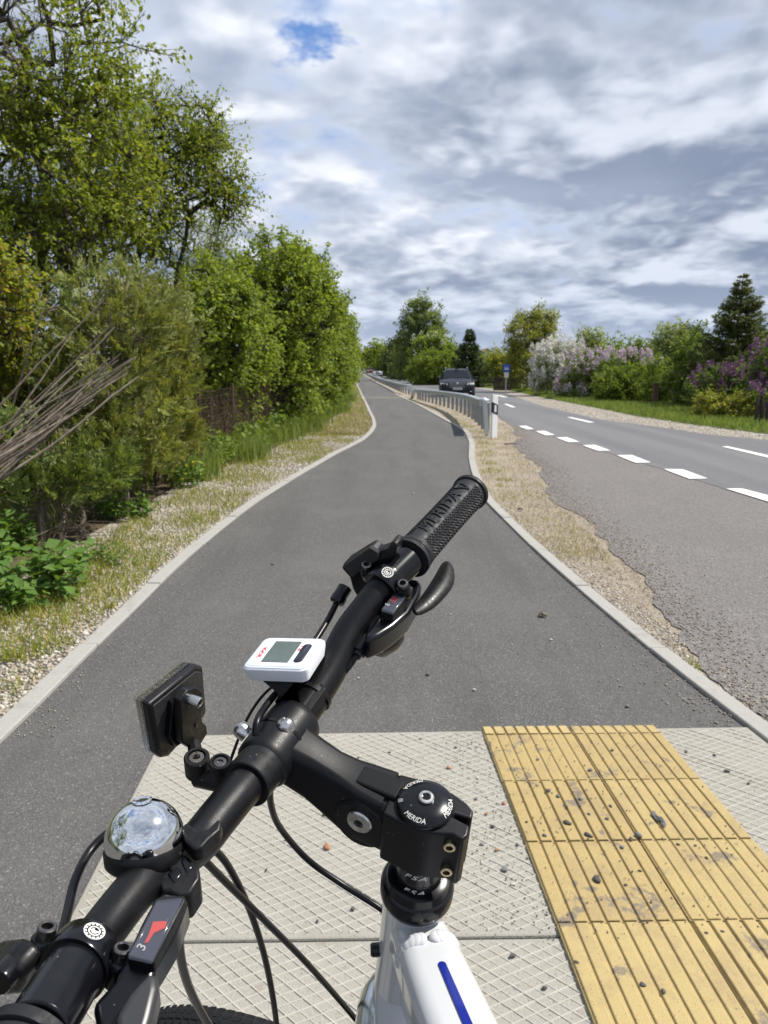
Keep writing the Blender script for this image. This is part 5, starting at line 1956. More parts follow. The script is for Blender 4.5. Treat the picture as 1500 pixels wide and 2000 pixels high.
# behind the shrubs
for i, (u, v, z, ru, rv, mat, lab) in enumerate([
        (1150, 680, 62, 24, 26, L_PALE, 'pale green far tree over the white blossoming bush'), (1195, 700, 55, 30, 28, L_BUSH, 'low green tree over the pink lilac'),
        (1240, 695, 52, 32, 24, L_DARKM, 'green tree top over the clipped hedge'), (1312, 672, 48, 28, 30, L_PALE, 'grey green pine like tree left of the bright leafed bush'),
        (1285, 700, 60, 26, 26, L_SPRUCE, 'dark far tree between the hedge and the grey green one'), (1345, 668, 56, 18, 24, L_SPRUCE, 'dark far tree close to the tall pointed spruce'),
        (1478, 690, 40, 26, 30, L_DARKM, 'green tree behind the tall spruce on its far side'), (955, 722, 78, 26, 20, L_BUSH, 'low green tree behind the small dark spruce'), (980, 716, 70, 20, 22, L_YELLOW, 'yellow green tree behind the bus stop sign')]):
    q = ru * z / FOC
    crown('garden_tree', lab, 'tree', col_at(u, z), [blob(u, v, z, ru, rv, q * .7), blob(u + ru * .4, v + rv * .6, z, ru * .8, rv * .8, q * .6), blob(u - ru * .4, v + rv * .9, z, ru * .8, rv, q * .6)],
          150, 48, (.0034 * z, .6), mat, BARK_D, .10, 'garden trees across the road', seed=60 + i, twig=.016 * z, shell=.4)
# along the far roadside
for i, (u, v, z, ru, rv, mat, lab) in enumerate([
        (775, 700, 115, 15, 26, L_SPRUCE, 'dark pine standing left of the tall birch'), (760, 706, 150, 14, 20, L_DARKM, 'green roadside tree left of the dark pine'),
        (741, 699, 210, 11, 18, L_MAPLE, 'rounded far tree above the distant cars'), (786, 712, 104, 12, 26, L_BIRCH, 'low green tree at the foot of the tall birch'), (724, 704, 300, 9, 12, L_SPRUCE, 'farthest dark tree near the end of the road')]):
    q = ru * z / FOC
    crown('roadside_tree', lab, 'tree', ground_at((u - 750) / FOC * z, z), [blob(u, v, z, ru, rv, q * .8), blob(u + ru * .4, v + rv * .7, z, ru * .8, rv * .7, q * .7), blob(u - ru * .3, v + rv * .9, z, ru * .8, rv * .7, q * .7)],
          130, 44, (.0036 * z, .6), mat, BARK_D, .16, 'trees along the far roadside', seed=80 + i, twig=.014 * z, shell=.4)

# distant wood on the skyline
r = np.random.default_rng(90)
n = 26000
x = r.uniform(-420, 420, n)
yy = r.uniform(620, 700, n)
hh = 9 + 4 * np.sin(x * .031) + 3 * np.sin(x * .11 + 1) + 2.0 * np.sin(x * .37)
zz = np.interp(yy, _gY, _gZ) + r.random(n) ** .6 * hh
V, F = leaf_geo(np.stack([x, yy, zz], 1), r.normal(0, 1, (n, 3)), r.normal(0, 1, (n, 3)), r.uniform(1.5, 3.2, n), r.uniform(1.2, 2.4, n), .2)
tag(np_mesh('distant_wood', V, F, L_FAR), kind='stuff')


# ------------------------------------------------ undergrowth, grass, weeds
def blades(name, P, h, w, mat, seed, lean=.35, kind='stuff'):
    """bent blades, three faces each"""
    r = np.random.default_rng(seed)
    n = len(P)
    a = r.uniform(0, 2 * math.pi, n)
    sd = np.stack([np.cos(a), np.sin(a), np.zeros(n)], 1)
    b = r.uniform(0, 2 * math.pi, n)
    ld = np.stack([np.cos(b), np.sin(b), np.zeros(n)], 1) * (lean * r.uniform(.2, 1.3, n))[:, None]
    h = np.broadcast_to(np.asarray(h), (n,)) * r.uniform(.6, 1.2, n)
    w = np.broadcast_to(np.asarray(w), (n,))
    H = h[:, None]
    Z = np.array([[0, 0, 1.0]])
    m1 = P + Z * H * .5 + ld * H * .3
    tp_ = P + Z * H * .92 + ld * H
    V = np.stack([P - sd * w[:, None] / 2, P + sd * w[:, None] / 2, m1 + sd * w[:, None] * .4, m1 - sd * w[:, None] * .4, tp_], 1).reshape(-1, 3)
    i = np.arange(n)[:, None] * 5
    F = np.concatenate([i + np.array([[0, 1, 2]]), i + np.array([[0, 2, 3]]), i + np.array([[3, 2, 4]])], 1).reshape(-1, 3)
    o = np_mesh(name, V, F, mat)
    tag(o, kind=kind)
    return o


def strip_points(fa, fb, y0, y1, n, r, power=1.0, patch=None):
    y = y0 + (y1 - y0) * r.random(n) ** power
    t = r.random(n)
    x = fa(y) * (1 - t) + fb(y) * t
    P = np.stack([x, y, np.interp(y, _gY, _gZ) - .01], 1)
    if patch is not None: P = P[patch(P, r)]
    return P


class Patch:
    """blotchy cover: keeps points near random spots"""
    def __init__(self, fa, fb, y0, y1, n, rad, seed, power=1.0):
        r = np.random.default_rng(seed)
        self.c = strip_points(fa, fb, y0, y1, n, r, power)[:, :2]
        self.rad = rad * r.uniform(.4, 1.5, n)

    def __call__(self, P, r):
        d = np.linalg.norm(P[:, None, :2] - self.c[None], axis=2) / self.rad[None]
        return d.min(1) < r.random(len(P)) ** .7 * 1.1


r = np.random.default_rng(101)
gl = plus(E_VEG, -.3)
gr = plus(E_PL, -KW - .02)
blades('verge_grass', strip_points(gl, gr, 2.7, 16, 17000, r, 1.5, Patch(gl, gr, 2.7, 16, 52, .15, 5, 1.4)), .055, .004, L_GRASS, 1, .7)
blades('verge_grass', strip_points(plus(E_VEG, -.5), plus(E_VEG, .18), 3.2, 60, 16000, r, 1.7, Patch(plus(E_VEG, -.5), plus(E_VEG, .25), 3.2, 60, 130, .3, 15, 1.5)), .09, .007, L_GRASS, 2, .6)
blades('verge_grass', strip_points(plus(E_VEG, -.2), gr, 14, 90, 16000, r, 1.6), .07, .016, L_DRY, 3, .7)
blades('verge_grass', strip_points(plus(E_VEG, -.2), lambda y: np.minimum(E_VEG(y) + .75, gr(y) - .02), 3.2, 24, 30000, r, 1.4, Patch(plus(E_VEG, -.2), plus(E_VEG, .7), 3.2, 24, 110, .26, 25, 1.3)), .07, .005, L_GRASS, 21, .7)
blades('tall_grass', strip_points(plus(E_VEG, -1.6), plus(E_VEG, -.05), 8.4, 34, 17000, r, 1.5, Patch(plus(E_VEG, -1.5), plus(E_VEG, -.15), 8.6, 34, 40, .45, 6, 1.4)), .42, .012, L_GRASSB, 4, .4)
blades('tall_grass', strip_points(plus(E_VEG, -3.5), plus(E_VEG, -.6), 4, 12, 9000, r, 1.0), .28, .010, L_GRASSB, 5, .5)
sa_, sb2 = plus(E_PR, KW + .02), plus(E_SR, -.05)
blades('dry_grass', strip_points(sa_, sb2, 4.6, 45, 20000, r, 1.35, Patch(sa_, sb2, 5.2, 45, 150, .30, 7, 1.5)), .045, .005, L_DRY, 6, .9)
blades('verge_grass', strip_points(sa_, lambda y: E_PR(y) + .42, 8, 40, 5000, r, 1.5, Patch(sa_, lambda y: E_PR(y) + .4, 8, 40, 40, .24, 8, 1.4)), .05, .006, L_GRASS, 7, .7)
blades('verge_grass', strip_points(sa_, sb2, 3.0, 9, 1500, r, 1.0, Patch(sa_, sb2, 3.0, 9, 12, .10, 9)), .04, .004, L_GRASS, 8, .8)
blades('verge_grass', strip_points(E_SH, plus(E_SH, 3.2), 8, 90, 60000, r, 1.5), .17, .018, L_GRASSB, 9, .5)


def herb(name, label, cat, base, rx, ry, h, n, leaf, mat, seed, group=None, flowers=None, stems=14):
    """a low clump of leafy stems"""
    r = np.random.default_rng(seed)
    base = np.array(base, float)
    root = thing(name, base, label, cat, group)
    k = stems
    a = r.uniform(0, 6.283, k)
    q = r.random(k) ** .5
    b = base + np.stack([np.cos(a) * q * rx * .7, np.sin(a) * q * ry * .7, np.zeros(k)], 1)
    e = b + np.stack([np.cos(a) * rx * .4 * q, np.sin(a) * ry * .4 * q, h * r.uniform(.6, 1.05, k) * (1 - .4 * q)], 1)
    V, F = twig_geo(b, e, np.full(k, .0035), np.full(k, .0018))
    np_mesh('stems', V, F, mat, root, base)
    j = r.integers(0, k, n)
    s = r.random(n) ** .7
    P = b[j] + (e[j] - b[j]) * s[:, None] + r.normal(0, 1, (n, 3)) * np.array([rx, ry, h * .5]) * .13
    P[:, 2] = np.maximum(P[:, 2], base[2] + .01)
    D = r.normal(0, 1, (n, 3)) * np.array([1, 1, .35]) + (P - base - np.array([0, 0, h * .4])) / max(rx, h) * .6
    N = r.normal(0, .35, (n, 3)) + np.array([0, 0, 1.0])
    L = leaf[0] * r.uniform(.55, 1.2, n)
    V, F = leaf_geo(P, D, N, L, L * leaf[1], .3)
    np_mesh('leaves', V, F, mat, root, base)
    if flowers:
        fm, nf, fs = flowers
        j = r.integers(0, k, nf)
        c = e[j] + r.normal(0, 1, (nf, 3)) * np.array([rx * .25, ry * .25, h * .18])
        ang = np.arange(4) * math.pi / 2
        P = np.repeat(c, 4, 0)
        D = np.tile(np.stack([np.cos(ang), np.sin(ang), np.full(4, .25)], 1), (nf, 1)) + r.normal(0, .2, (nf * 4, 3))
        V, F = leaf_geo(P, D, np.tile(np.array([[0, 0, 1.0]]), (nf * 4, 1)), fs, fs * .8, .1)
        np_mesh('petals', V, F, fm, root, base)
    return root


herb('raspberry_bush', 'bright green raspberry bush with large leaves where the gravel verge meets the frame edge', 'bush', gp(45, 1165), .42, .30, .42, 620, (.085, .72), L_RASP, 111)
herb('raspberry_bush', 'upright shoot of light green leaves in front of the bare thuja stems', 'bush', gp(8, 1080), .16, .16, .40, 150, (.085, .75), L_RASP, 112)
herb('weed_clump', 'low feathery weed in front of the bare thuja stems', 'weed', gp(140, 1105), .30, .20, .17, 900, (.038, .35), L_NETTLE, 113)
herb('celandine', 'celandine with yellow flowers at the foot of the yellowish thuja', 'flowering plant', gp(365, 950), .20, .20, .42, 420, (.055, .7), L_RASP, 114, None, (F_YELLOW, 60, .018))
herb('celandine', 'leafy celandine with few yellow flowers, nearer than the flowering one', 'flowering plant', gp(240, 1010), .22, .2, .26, 380, (.055, .7), L_RASP, 115, None, (F_YELLOW, 7, .016))
for i, (u, v, z, w, h, lab) in enumerate([(425, 915, 0, .42, .60, 'dark nettle clump right of the yellow flowers'), (490, 880, 0, .5, .62, 'nettle clump beside the rusty fence, middle of the verge edge'), (560, 850, 0, .6, .6, 'nettle clump past the rusty fence under the highest tree'),
                                          (610, 830, 0, .7, .9, 'grey green nettle clump under the leaning tree'), (660, 800, 0, .8, 1.1, 'farthest nettle clump at the bend of the verge')]):
    b = gp(u, v) + np.array([-.35, .2, 0])
    herb('nettle_clump', lab, 'weed', b, w, w, h, 1500, (.075 + .006 * i, .45), L_NETTLE if i != 2 else L_BUSH, 120 + i, 'nettles along the verge', None, 40)
r = np.random.default_rng(130)
P = strip_points(plus(E_VEG, -2.2), plus(E_VEG, -.5), 9, 70, 26000, r, 1.6)
P[:, 2] += r.random(len(P)) ** 1.5 * np.interp(P[:, 1], [9, 12, 18], [.25, .4, .8])
V, F = leaf_geo(P, r.normal(0, 1, (len(P), 3)), r.normal(0, .5, (len(P), 3)) + np.array([0, 0, 1.]), r.uniform(.06, .12, len(P)) * (1 + P[:, 1] * .02), r.uniform(.04, .07, len(P)) * (1 + P[:, 1] * .02))
tag(np_mesh('undergrowth', V, F, L_NETTLE), kind='stuff')
# ================================================================== STONES AND PEBBLES
def stone_mesh(name, mat, seed, flat=.6):
    r = random.Random(seed)
    bm = bmesh.new()
    bmesh.ops.create_icosphere(bm, subdivisions=2, radius=1.0)
    for v in bm.verts:
        n = v.co.normalized()
        k = 1 + .22 * math.sin(n.x * 2.7 + seed) + .18 * math.sin(n.y * 3.3 + seed * 2) + r.uniform(-.06, .06)
        v.co = n * k
        v.co.z *= flat
    me = bpy.data.meshes.new(name)
    bm.to_mesh(me)
    bm.free()
    me.polygons.foreach_set('use_smooth', [True] * len(me.polygons))
    me.materials.append(mat)
    return me


ST = [pbr('stone_grey', (.17, .165, .16), .85, noise=.5, nscale=90), pbr('stone_dark', (.075, .07, .066), .85, noise=.5, nscale=90), pbr('stone_pale', (.50, .47, .42), .85, noise=.4, nscale=90), pbr('stone_rust', (.34, .16, .08), .85, noise=.4, nscale=90)]
pebm = [[stone_mesh('pebble', m, 10 * i + j) for j in range(3)] for i, m in enumerate(ST)]


def pebble(u, v, px, kind, label, group, lift):
    g = gp(u, v, lift)
    d = math.hypot(g[1], EYE - g[2])
    rad = px * .5 * d / FOC
    o = bpy.data.objects.new('pebble', random.choice(pebm[kind]))
    o.scale = (rad * random.uniform(.85, 1.2), rad * random.uniform(.75, 1.0), rad * random.uniform(.7, 1.0))
    o.rotation_euler = (0, 0, random.uniform(0, 6.28))
    o.location = (g[0], g[1], g[2] + rad * .32)
    C.objects.link(o)
    tag(o, label.replace('small loose', ('tiny ' if px < 7 else 'small ') + ('grey', 'dark', 'pale', 'rusty')[kind] + ' loose'), 'pebble', group)


G1, G2, G3 = 'pebbles on the asphalt path', 'pebbles on the pale slabs', 'pebbles on the yellow plates'
for (u, v, p, k) in ((925, 1348, 8, 2), (1226, 1381, 10, 0), (835, 1318, 8, 1), (806, 964, 5, 2), (1034, 1085, 4, 2), (762, 1041, 4, 2), (1076, 1250, 6, 2), (533, 1103, 6, 1), (700, 1325, 5, 2), (858, 1432, 10, 0), (1000, 1260, 4, 2), (880, 1200, 4, 2)):
    pebble(u, v, p, k, 'small loose pebble lying on the smooth asphalt path', G1, .002)
pebble(638, 1656, 14, 3, 'rust coloured brick chip lying on the pale slab left of the frame tube', None, .0125)
for (u, v, p, k) in ((636, 1592, 11, 1), (876, 1500, 8, 3), (932, 1520, 7, 2), (560, 1640, 6, 0), (690, 1776, 8, 1), (985, 1700, 13, 0), (963, 1615, 9, 1), (940, 1650, 8, 0), (1002, 1728, 8, 2), (1000, 1868, 10, 1), (1063, 1930, 9, 1), (1420, 1507, 9, 1), (1395, 1475, 6, 1), (1340, 1468, 6, 0), (1462, 1530, 6, 1),
                     (620, 1800, 6, 1), (520, 1700, 6, 1), (985, 1570, 8, 3), (930, 1560, 6, 0), (950, 1590, 7, 3), (1010, 1650, 7, 0), (970, 1660, 7, 3), (890, 1460, 6, 0), (700, 1480, 5, 1), (760, 1470, 5, 1)):
    pebble(u, v, p, k, 'small loose pebble lying on the pale ribbed slabs', G2, .0125)
for (u, v, p, k) in ((1109, 1609, 13, 1), (1150, 1633, 13, 1), (1247, 1633, 15, 0), (1233, 1640, 9, 1), (1165, 1719, 15, 1), (1064, 1633, 9, 0), (1029, 1606, 6, 1), (1192, 1575, 7, 1), (1222, 1729, 6, 1), (1250, 1701, 6, 1), (1096, 1801, 6, 1), (1255, 1925, 10, 1), (1296, 1938, 10, 1), (1126, 1880, 7, 1), (1411, 1820, 6, 1), (1380, 1823, 6, 1),
                     (1152, 1505, 10, 0), (1050, 1484, 7, 0), (1196, 1466, 6, 1), (1325, 1650, 6, 1), (1358, 1652, 6, 0), (1380, 1676, 6, 1), (1090, 1556, 9, 0), (1070, 1545, 9, 1), (1135, 1562, 9, 0), (1105, 1575, 8, 1), (1150, 1590, 7, 0), (1185, 1600, 7, 1), (1215, 1655, 9, 0)):
    pebble(u, v, p, k, 'small loose pebble lying on the yellow ribbed plates', G3, .0235)
# elongated dry clod on the plates
bm = bmesh.new()
bmesh.ops.create_icosphere(bm, subdivisions=4, radius=1.0)
for v in bm.verts:
    n = v.co.normalized()
    k = 1 + .22 * math.sin(n.x * 9 + 1) + .18 * math.sin(n.y * 12 + n.x * 7) + random.uniform(-.10, .10)
    v.co = Vector((n.x * .040, n.y * .0085 * k + .004 * math.sin(n.x * 4), n.z * .006 * k))
me = bpy.data.meshes.new('dirt_clod')
bm.to_mesh(me)
bm.free()
me.materials.append(ST[0])
o = bpy.data.objects.new('dirt_clod', me)
ga, gb = gp(1268, 1578, .026), gp(1306, 1622, .026)
o.location = tuple((ga + gb) / 2)
o.rotation_euler = (0, 0, math.atan2(gb[1] - ga[1], gb[0] - ga[0]))
C.objects.link(o)
tag(o, 'long grey clod of dried dirt lying on a yellow plate', 'dirt clod')

# gravel of the verges as loose stones: too many to count
def scatter(name, P, rad, mat, seed):
    r = np.random.default_rng(seed)
    n = len(P)
    base = np.array([[1, 0, 0], [0, 1, 0], [-1, 0, 0], [0, -1, 0], [0, 0, .75], [0, 0, -.5], [.6, .6, .45], [-.6, -.55, .4]])[:6]
    F0 = np.array([[0, 1, 4], [1, 2, 4], [2, 3, 4], [3, 0, 4], [1, 0, 5], [2, 1, 5], [3, 2, 5], [0, 3, 5]])
    a = r.uniform(0, 6.283, n)
    s = rad * r.uniform(.45, 1.5, (n, 1)) * r.uniform(.7, 1.25, (n, 3))
    jit = base[None] * (1 + r.normal(0, .2, (n, 6, 1)))
    v = jit * s[:, None]
    c, sn = np.cos(a)[:, None], np.sin(a)[:, None]
    V = np.stack([v[..., 0] * c - v[..., 1] * sn, v[..., 0] * sn + v[..., 1] * c, v[..., 2]], 2) + P[:, None] + np.array([0, 0, .004])
    F = (np.arange(n)[:, None, None] * 6 + F0[None]).reshape(-1, 3)
    o = np_mesh(name, V.reshape(-1, 3), F, mat)
    tag(o, kind='stuff')


def stone_field(name, cols):
    m, T, out = new_mat(name)
    g = T.node('ShaderNodeNewGeometry')
    rp = T.node('ShaderNodeValToRGB')
    rp.color_ramp.interpolation = 'CONSTANT'
    el = rp.color_ramp.elements
    while len(el) < len(cols): el.new(.5)
    for i, c in enumerate(cols):
        el[i].position = i / len(cols)
        el[i].color = (*c, 1)
    T.put(rp.inputs[0], g.outputs['Random Per Island'])
    b = T.node('ShaderNodeBsdfPrincipled')
    T.put(b.inputs['Base Color'], T.mix(T.noise(g.outputs['Position'], 120, 3), rp.outputs[0], T.mix(.5, rp.outputs[0], (.2, .17, .13))))
    b.inputs['Roughness'].default_value = .8
    T.l.new(b.outputs[0], out.inputs[0])
    return m


M_STF = stone_field('verge_stones', [(.36, .32, .26), (.48, .44, .375), (.27, .235, .19), (.58, .55, .49), (.18, .165, .15), (.38, .32, .26), (.30, .295, .285), (.37, .31, .22)])
r = np.random.default_rng(140)
scatter('gravel', strip_points(plus(E_VEG, -.2), plus(E_PL, -KW - .01), 2.65, 9, 26000, r, 1.15), .0105, M_STF, 1)
scatter('gravel', strip_points(plus(E_VEG, -.2), plus(E_PL, -KW - .01), 9, 26, 9000, r, 1.4), .014, M_STF, 2)
scatter('gravel', strip_points(sa_, sb2, 2.0, 9, 5200, r, 1.1), .0062, M_STF, 3)
scatter('gravel', strip_points(lambda y: E_PR(y) + KW, lambda y: E_PR(y) + .24, 2.0, 7, 1500, r, 1.1), .0085, M_STF, 4)
# grit and sand washed over the broken edge of the side road
yy2 = 1.6 + 14 * r.random(9000) ** 1.3
xx2 = E_SR(yy2) + np.abs(r.normal(0, .16, 9000)) * np.where(r.random(9000) < .75, 1, -1)
scatter('grit', np.stack([xx2, yy2, np.full(9000, -.001)], 1), .0048, stone_field('grit', [(.36, .29, .215), (.30, .24, .175), (.42, .35, .27), (.22, .19, .16), (.34, .28, .21), (.28, .23, .17)]), 7)
# blown grit along the kerbs of the path
yk = YS + 9 * r.random(2600) ** 1.4
sk = r.random(2600) < .5
dk = np.abs(r.normal(0, .13, 2600)) + .01
xk = np.where(sk, E_PL(yk) + dk, E_PR(yk) - dk)
scatter('grit', np.stack([xk, yk, np.full(2600, .0)], 1), .0030, stone_field('kerb_grit', [(.34, .29, .22), (.28, .24, .18), (.45, .41, .34), (.16, .15, .14), (.38, .33, .25), (.24, .22, .19)]), 8)
# soil crumbs on the plates and along their edge
n = 900
ci = np.abs(r.normal(0, .35, n)) * np.where(r.random(n) < .5, 1, -.35)
dj = r.uniform(.05, 1.05, n)
qx = tO[0] + tX[0] * ci - tY[0] * dj
qy = tO[1] + tX[1] * ci - tY[1] * dj
zc_ = np.where((ci > 0) & (ci < 2 * tw), .0245, .0115)
ok = (ci < 2 * tw + .2)
scatter('soil_crumbs', np.stack([qx, qy, zc_ - .003], 1)[ok], .0022, stone_field('crumb', [(.10, .085, .07), (.16, .14, .12), (.07, .06, .055), (.22, .17, .12)]), 6)
scatter('gravel', strip_points(plus(E_RR, -.05), E_SH, 9, 45, 12000, r, 1.5), .02, M_STF, 5)

# ================================================================== CUT POLES, FENCE, RUBBISH ON THE LEFT
K_POLE = pbr('dry_pole', (.27, .225, .175), .85, spec=.2, noise=.7, nscale=22, bump=.6, bscale=70)
K_POLED = pbr('dark_pole', (.165, .135, .105), .85, spec=.2, noise=.7, nscale=22, bump=.6, bscale=70)
r = random.Random(51)


def pole(p0, p1, r0, r1, label, mat, bend=.04, fork=False):
    p0, p1 = np.array(p0), np.array(p1)
    o = thing('cut_pole', p0, label, 'pole', 'cut poles stacked against the thuja')
    side = np.array([r.uniform(-1, 1), r.uniform(-1, 1), r.uniform(-.5, .5)]) * bend
    pts = [p0 + (p1 - p0) * t + side * math.sin(math.pi * t) + np.array([r.gauss(0, .008) for _ in range(3)]) for t in np.linspace(0, 1, 9)]
    MB().tube(pts, np.linspace(r0, r1, 9), 8).build('shaft', mat, o)
    m = MB()
    for k in range(5):
        i = r.randint(2, 7)
        d = (p1 - p0) / np.linalg.norm(p1 - p0) * .6 + np.array([r.uniform(-1, 1), r.uniform(-1, 1), r.uniform(-.3, 1)]) * .6
        m.tube([pts[i], pts[i] + d * r.uniform(.02, .05)], [r0 * .35, r0 * .2], 5)
    m.build('knots', mat, o)


LP = 'dry grey cut pole in the leaning stack before the thuja bushes'
# the bundle: butts on the ground beyond the frame edge, tips leaning right
tips = [(215, 700, 6.3), (232, 706, 6.2), (248, 712, 6.2), (268, 694, 6.2), (262, 700, 6.15), (255, 716, 6.1), (270, 733, 6.0), (240, 728, 6.1), (205, 712, 6.3), (190, 735, 6.2), (226, 742, 6.05), (200, 760, 6.0), (178, 742, 6.1), (236, 690, 6.35), (160, 770, 6.0), (250, 728, 6.0), (210, 730, 6.2), (185, 780, 5.95), (150, 800, 5.9), (120, 790, 6.0), (170, 705, 6.3), (140, 735, 6.2), (148, 640, 6.5), (218, 634, 6.5), (224, 640, 6.45), (200, 585, 6.6)]
for i, (u, v, z) in enumerate(tips):
    q = pt(u, v, z)
    # where each pole crosses the frame edge: the steep ones lower on the edge than their tips suggest
    ve = 945 - (i * 37 % 100) * .62 if v > 660 else 862 + (i * 17 % 20)
    e = pt(-4, ve, z - .55)
    d = e - q
    k = (q[2] - .02) / (-(d[2]))
    b = q + d * k
    b = b * np.array([1, 1, 1.0]) + np.array([0, -.45, 0])
    q = pt(u, v, z - .55)
    lab = LP if v > 660 else ('steep dry cut pole at the upper edge of the leaning stack, taller than the rest' if v < 600 else 'cut pole crossing the thuja above the main leaning stack')
    pole(b, q, r.uniform(.0075, .0135), r.uniform(.0035, .007), lab, K_POLE if i % 3 == 0 else K_POLED, .13)
pole(gp(-35, 1015), pt(79, 610, 6.0), .013, .007, 'thin pale pole standing apart, steeper than the leaning stack', K_POLE, .02)
pole(pt(45, 600, 6.2) * np.array([1, 1, 0]) + np.array([0, 0, .02]), pt(40, 620, 6.2), .010, .004, 'thin upright dead stem behind the leaning stack', K_POLED)

# rusty mesh fence half hidden in the growth
K_RUST = pbr('rusty_wire', (.10, .06, .04), .8, metal=.2, noise=.5, nscale=60)
f0, f1 = col_at(300, 8.1), col_at(545, 14.5)
f0[2], f1[2] = gz(f0[1]), gz(f1[1])
fence = thing('wire_fence', f0, 'low rusty brown wire mesh fence overgrown by nettles and trees', 'fence')
fd = (f1 - f0)
FL = np.linalg.norm(fd[:2])
for i in range(5):
    q = f0 + fd * i / 4
    MB().tube([q, q + np.array([0, 0, 1.0])], .022, 8).build('post', K_RUST, fence)
mb = MB()
Q0, Q1 = [], []
for i in range(int(FL / .045)):
    t = i * .045 / FL
    q = f0 + fd * t
    j = np.array([random.gauss(0, .010), random.gauss(0, .010), 0])
    Q0.append(q)
    Q1.append(q + j + np.array([0, 0, .92 + random.gauss(0, .03)]))
for h in np.arange(.08, .95, .085):
    for i in range(24):
        a, b = f0 + fd * i / 24, f0 + fd * (i + 1) / 24
        Q0.append(a + np.array([0, 0, h + random.gauss(0, .008)]))
        Q1.append(b + np.array([0, 0, h + random.gauss(0, .008)]))
V, F = twig_geo(np.array(Q0), np.array(Q1), np.full(len(Q0), .003), np.full(len(Q0), .003))
tag(np_mesh('mesh_wires', V, F, K_RUST, fence, f0), kind='stuff')
# dead vine stems caught in the mesh
rr = np.random.default_rng(52)
n = 520
t = rr.random(n)
a = f0[None] + fd[None] * t[:, None] + np.stack([rr.normal(0, .05, n), rr.normal(0, .05, n), rr.random(n) * .5], 1)
b = a + np.stack([rr.normal(0, .10, n), rr.normal(0, .10, n), rr.uniform(.15, .6, n)], 1)
V, F = twig_geo(a, b, np.full(n, .004), np.full(n, .002))
tag(np_mesh('dead_vines', V, F, pbr('dead_vine', (.115, .075, .052), .9, noise=.4, nscale=40), fence, f0), kind='stuff')

# crumpled clear bag by the raspberry
g = gp(98, 1150, .0)
bm = bmesh.new()
bmesh.ops.create_icosphere(bm, subdivisions=4, radius=1.0)
for v in bm.verts:
    n = v.co.normalized()
    k = 1 + .16 * math.sin(n.x * 7 + n.z * 3) + .14 * math.sin(n.y * 9 - n.x * 4) + .12 * math.sin(n.z * 11 + n.y * 5) + random.uniform(-.04, .04)
    v.co = Vector((n.x * k * .062, n.y * k * .05, max(-.7, n.z * k) * .05))
me = bpy.data.meshes.new('plastic_bag')
bm.to_mesh(me)
bm.free()
me.materials.append(pbr('thin_plastic', (.80, .83, .80), .25, spec=.6, alpha=.42))
o = bpy.data.objects.new('plastic_bag', me)
o.location = (g[0], g[1], .035)
C.objects.link(o)
tag(o, 'crumpled clear plastic bag lying before the raspberry leaves', 'plastic bag')

# ================================================================== GUARDRAILS AND MARKER POST
K_GALV = pbr('galvanised', (.46, .49, .51), .42, metal=.75, noise=.25, nscale=30)
K_GALVD = pbr('galvanised_post', (.30, .31, .315), .55, metal=.5, noise=.3, nscale=30)


def wprof(h):
    """section of a closed box beam with rounded shoulders: (across, up) points"""
    w = .13
    return [(0, .012), (.012, 0), (w - .012, 0), (w, .012), (w, h - .016), (w - .016, h), (.016, h), (0, h - .016)]


def rail(label, pts, htop, hb, spacing, near_plate, far_dip, group, plate_lean=0.0, hfar=None):
    """pts: ground points from near to far"""
    P = [np.array(p, float) for p in pts]
    P, _ = spline(P, .1, 8)
    P = np.array(P)
    s = np.concatenate([[0], np.cumsum(np.linalg.norm(np.diff(P[:, :2], axis=0), axis=1))])
    at = lambda d: np.array([np.interp(d, s, P[:, k]) for k in range(3)])
    root = thing('guardrail', P[0], label, 'guardrail', group)
    h_at = lambda d: htop if hfar is None else htop + (hfar - htop) * min(1.0, d / s[-1]) ** .7
    rings = []
    n = max(12, int(s[-1] / .8))
    for d in np.linspace(0, s[-1], n):
        q = at(d)
        t = at(min(d + .1, s[-1])) - at(max(d - .1, 0))
        t[2] = 0
        t /= np.linalg.norm(t)
        sd = np.array([t[1], -t[0], 0])
        dip = 0
        if far_dip and s[-1] - d < far_dip: dip = (1 - (s[-1] - d) / far_dip) ** 1.6 * (h_at(d) - .12)
        rings.append([q + sd * x * -1 + np.array([0, 0, gz(q[1]) - q[2] + h_at(d) - hb + y - dip]) for x, y in wprof(hb)])
    MB().loft(rings).build('beam', K_GALV, root, angle=25)
    d = .55 if near_plate else .3
    while d < s[-1] - (far_dip or 0) * .6:
        q = at(d)
        z = gz(q[1])
        mb = MB()
        mb.box((q[0] + .065, q[1], z + (h_at(d) - .05) / 2 - .02), (.085, .05, h_at(d) - .05))
        mb.build('post', K_GALVD, root, smooth=False, bevel=.006, seg=1)
        d += spacing
    if near_plate:
        q = P[0]
        z = gz(q[1])
        mb = MB()
        # slanting end plate, folded
        w = near_plate
        o = np.array([q[0] - .04, q[1] - .03, z])
        mb.loft([[o + np.array([x + plate_lean, y, 0]) for x, y in ((.02, 0), (.02 + w * .82, -.01), (.02 + w * .82, .06), (.02, .06))],
                 [o + np.array([x, y, htop - .02]) for x, y in ((-.05, 0), (-.05 + w, -.01), (-.05 + w, .06), (-.05, .06))],
                 [o + np.array([x, y, htop + .02]) for x, y in ((-.03, .02), (-.07 + w, .02), (-.07 + w, .06), (-.03, .06))]])
        mb.build('end_plate', pbr('new_zinc', (.52, .57, .60), .4, metal=.5, noise=.15, nscale=20), root, smooth=False, bevel=.008, seg=2)
    return root


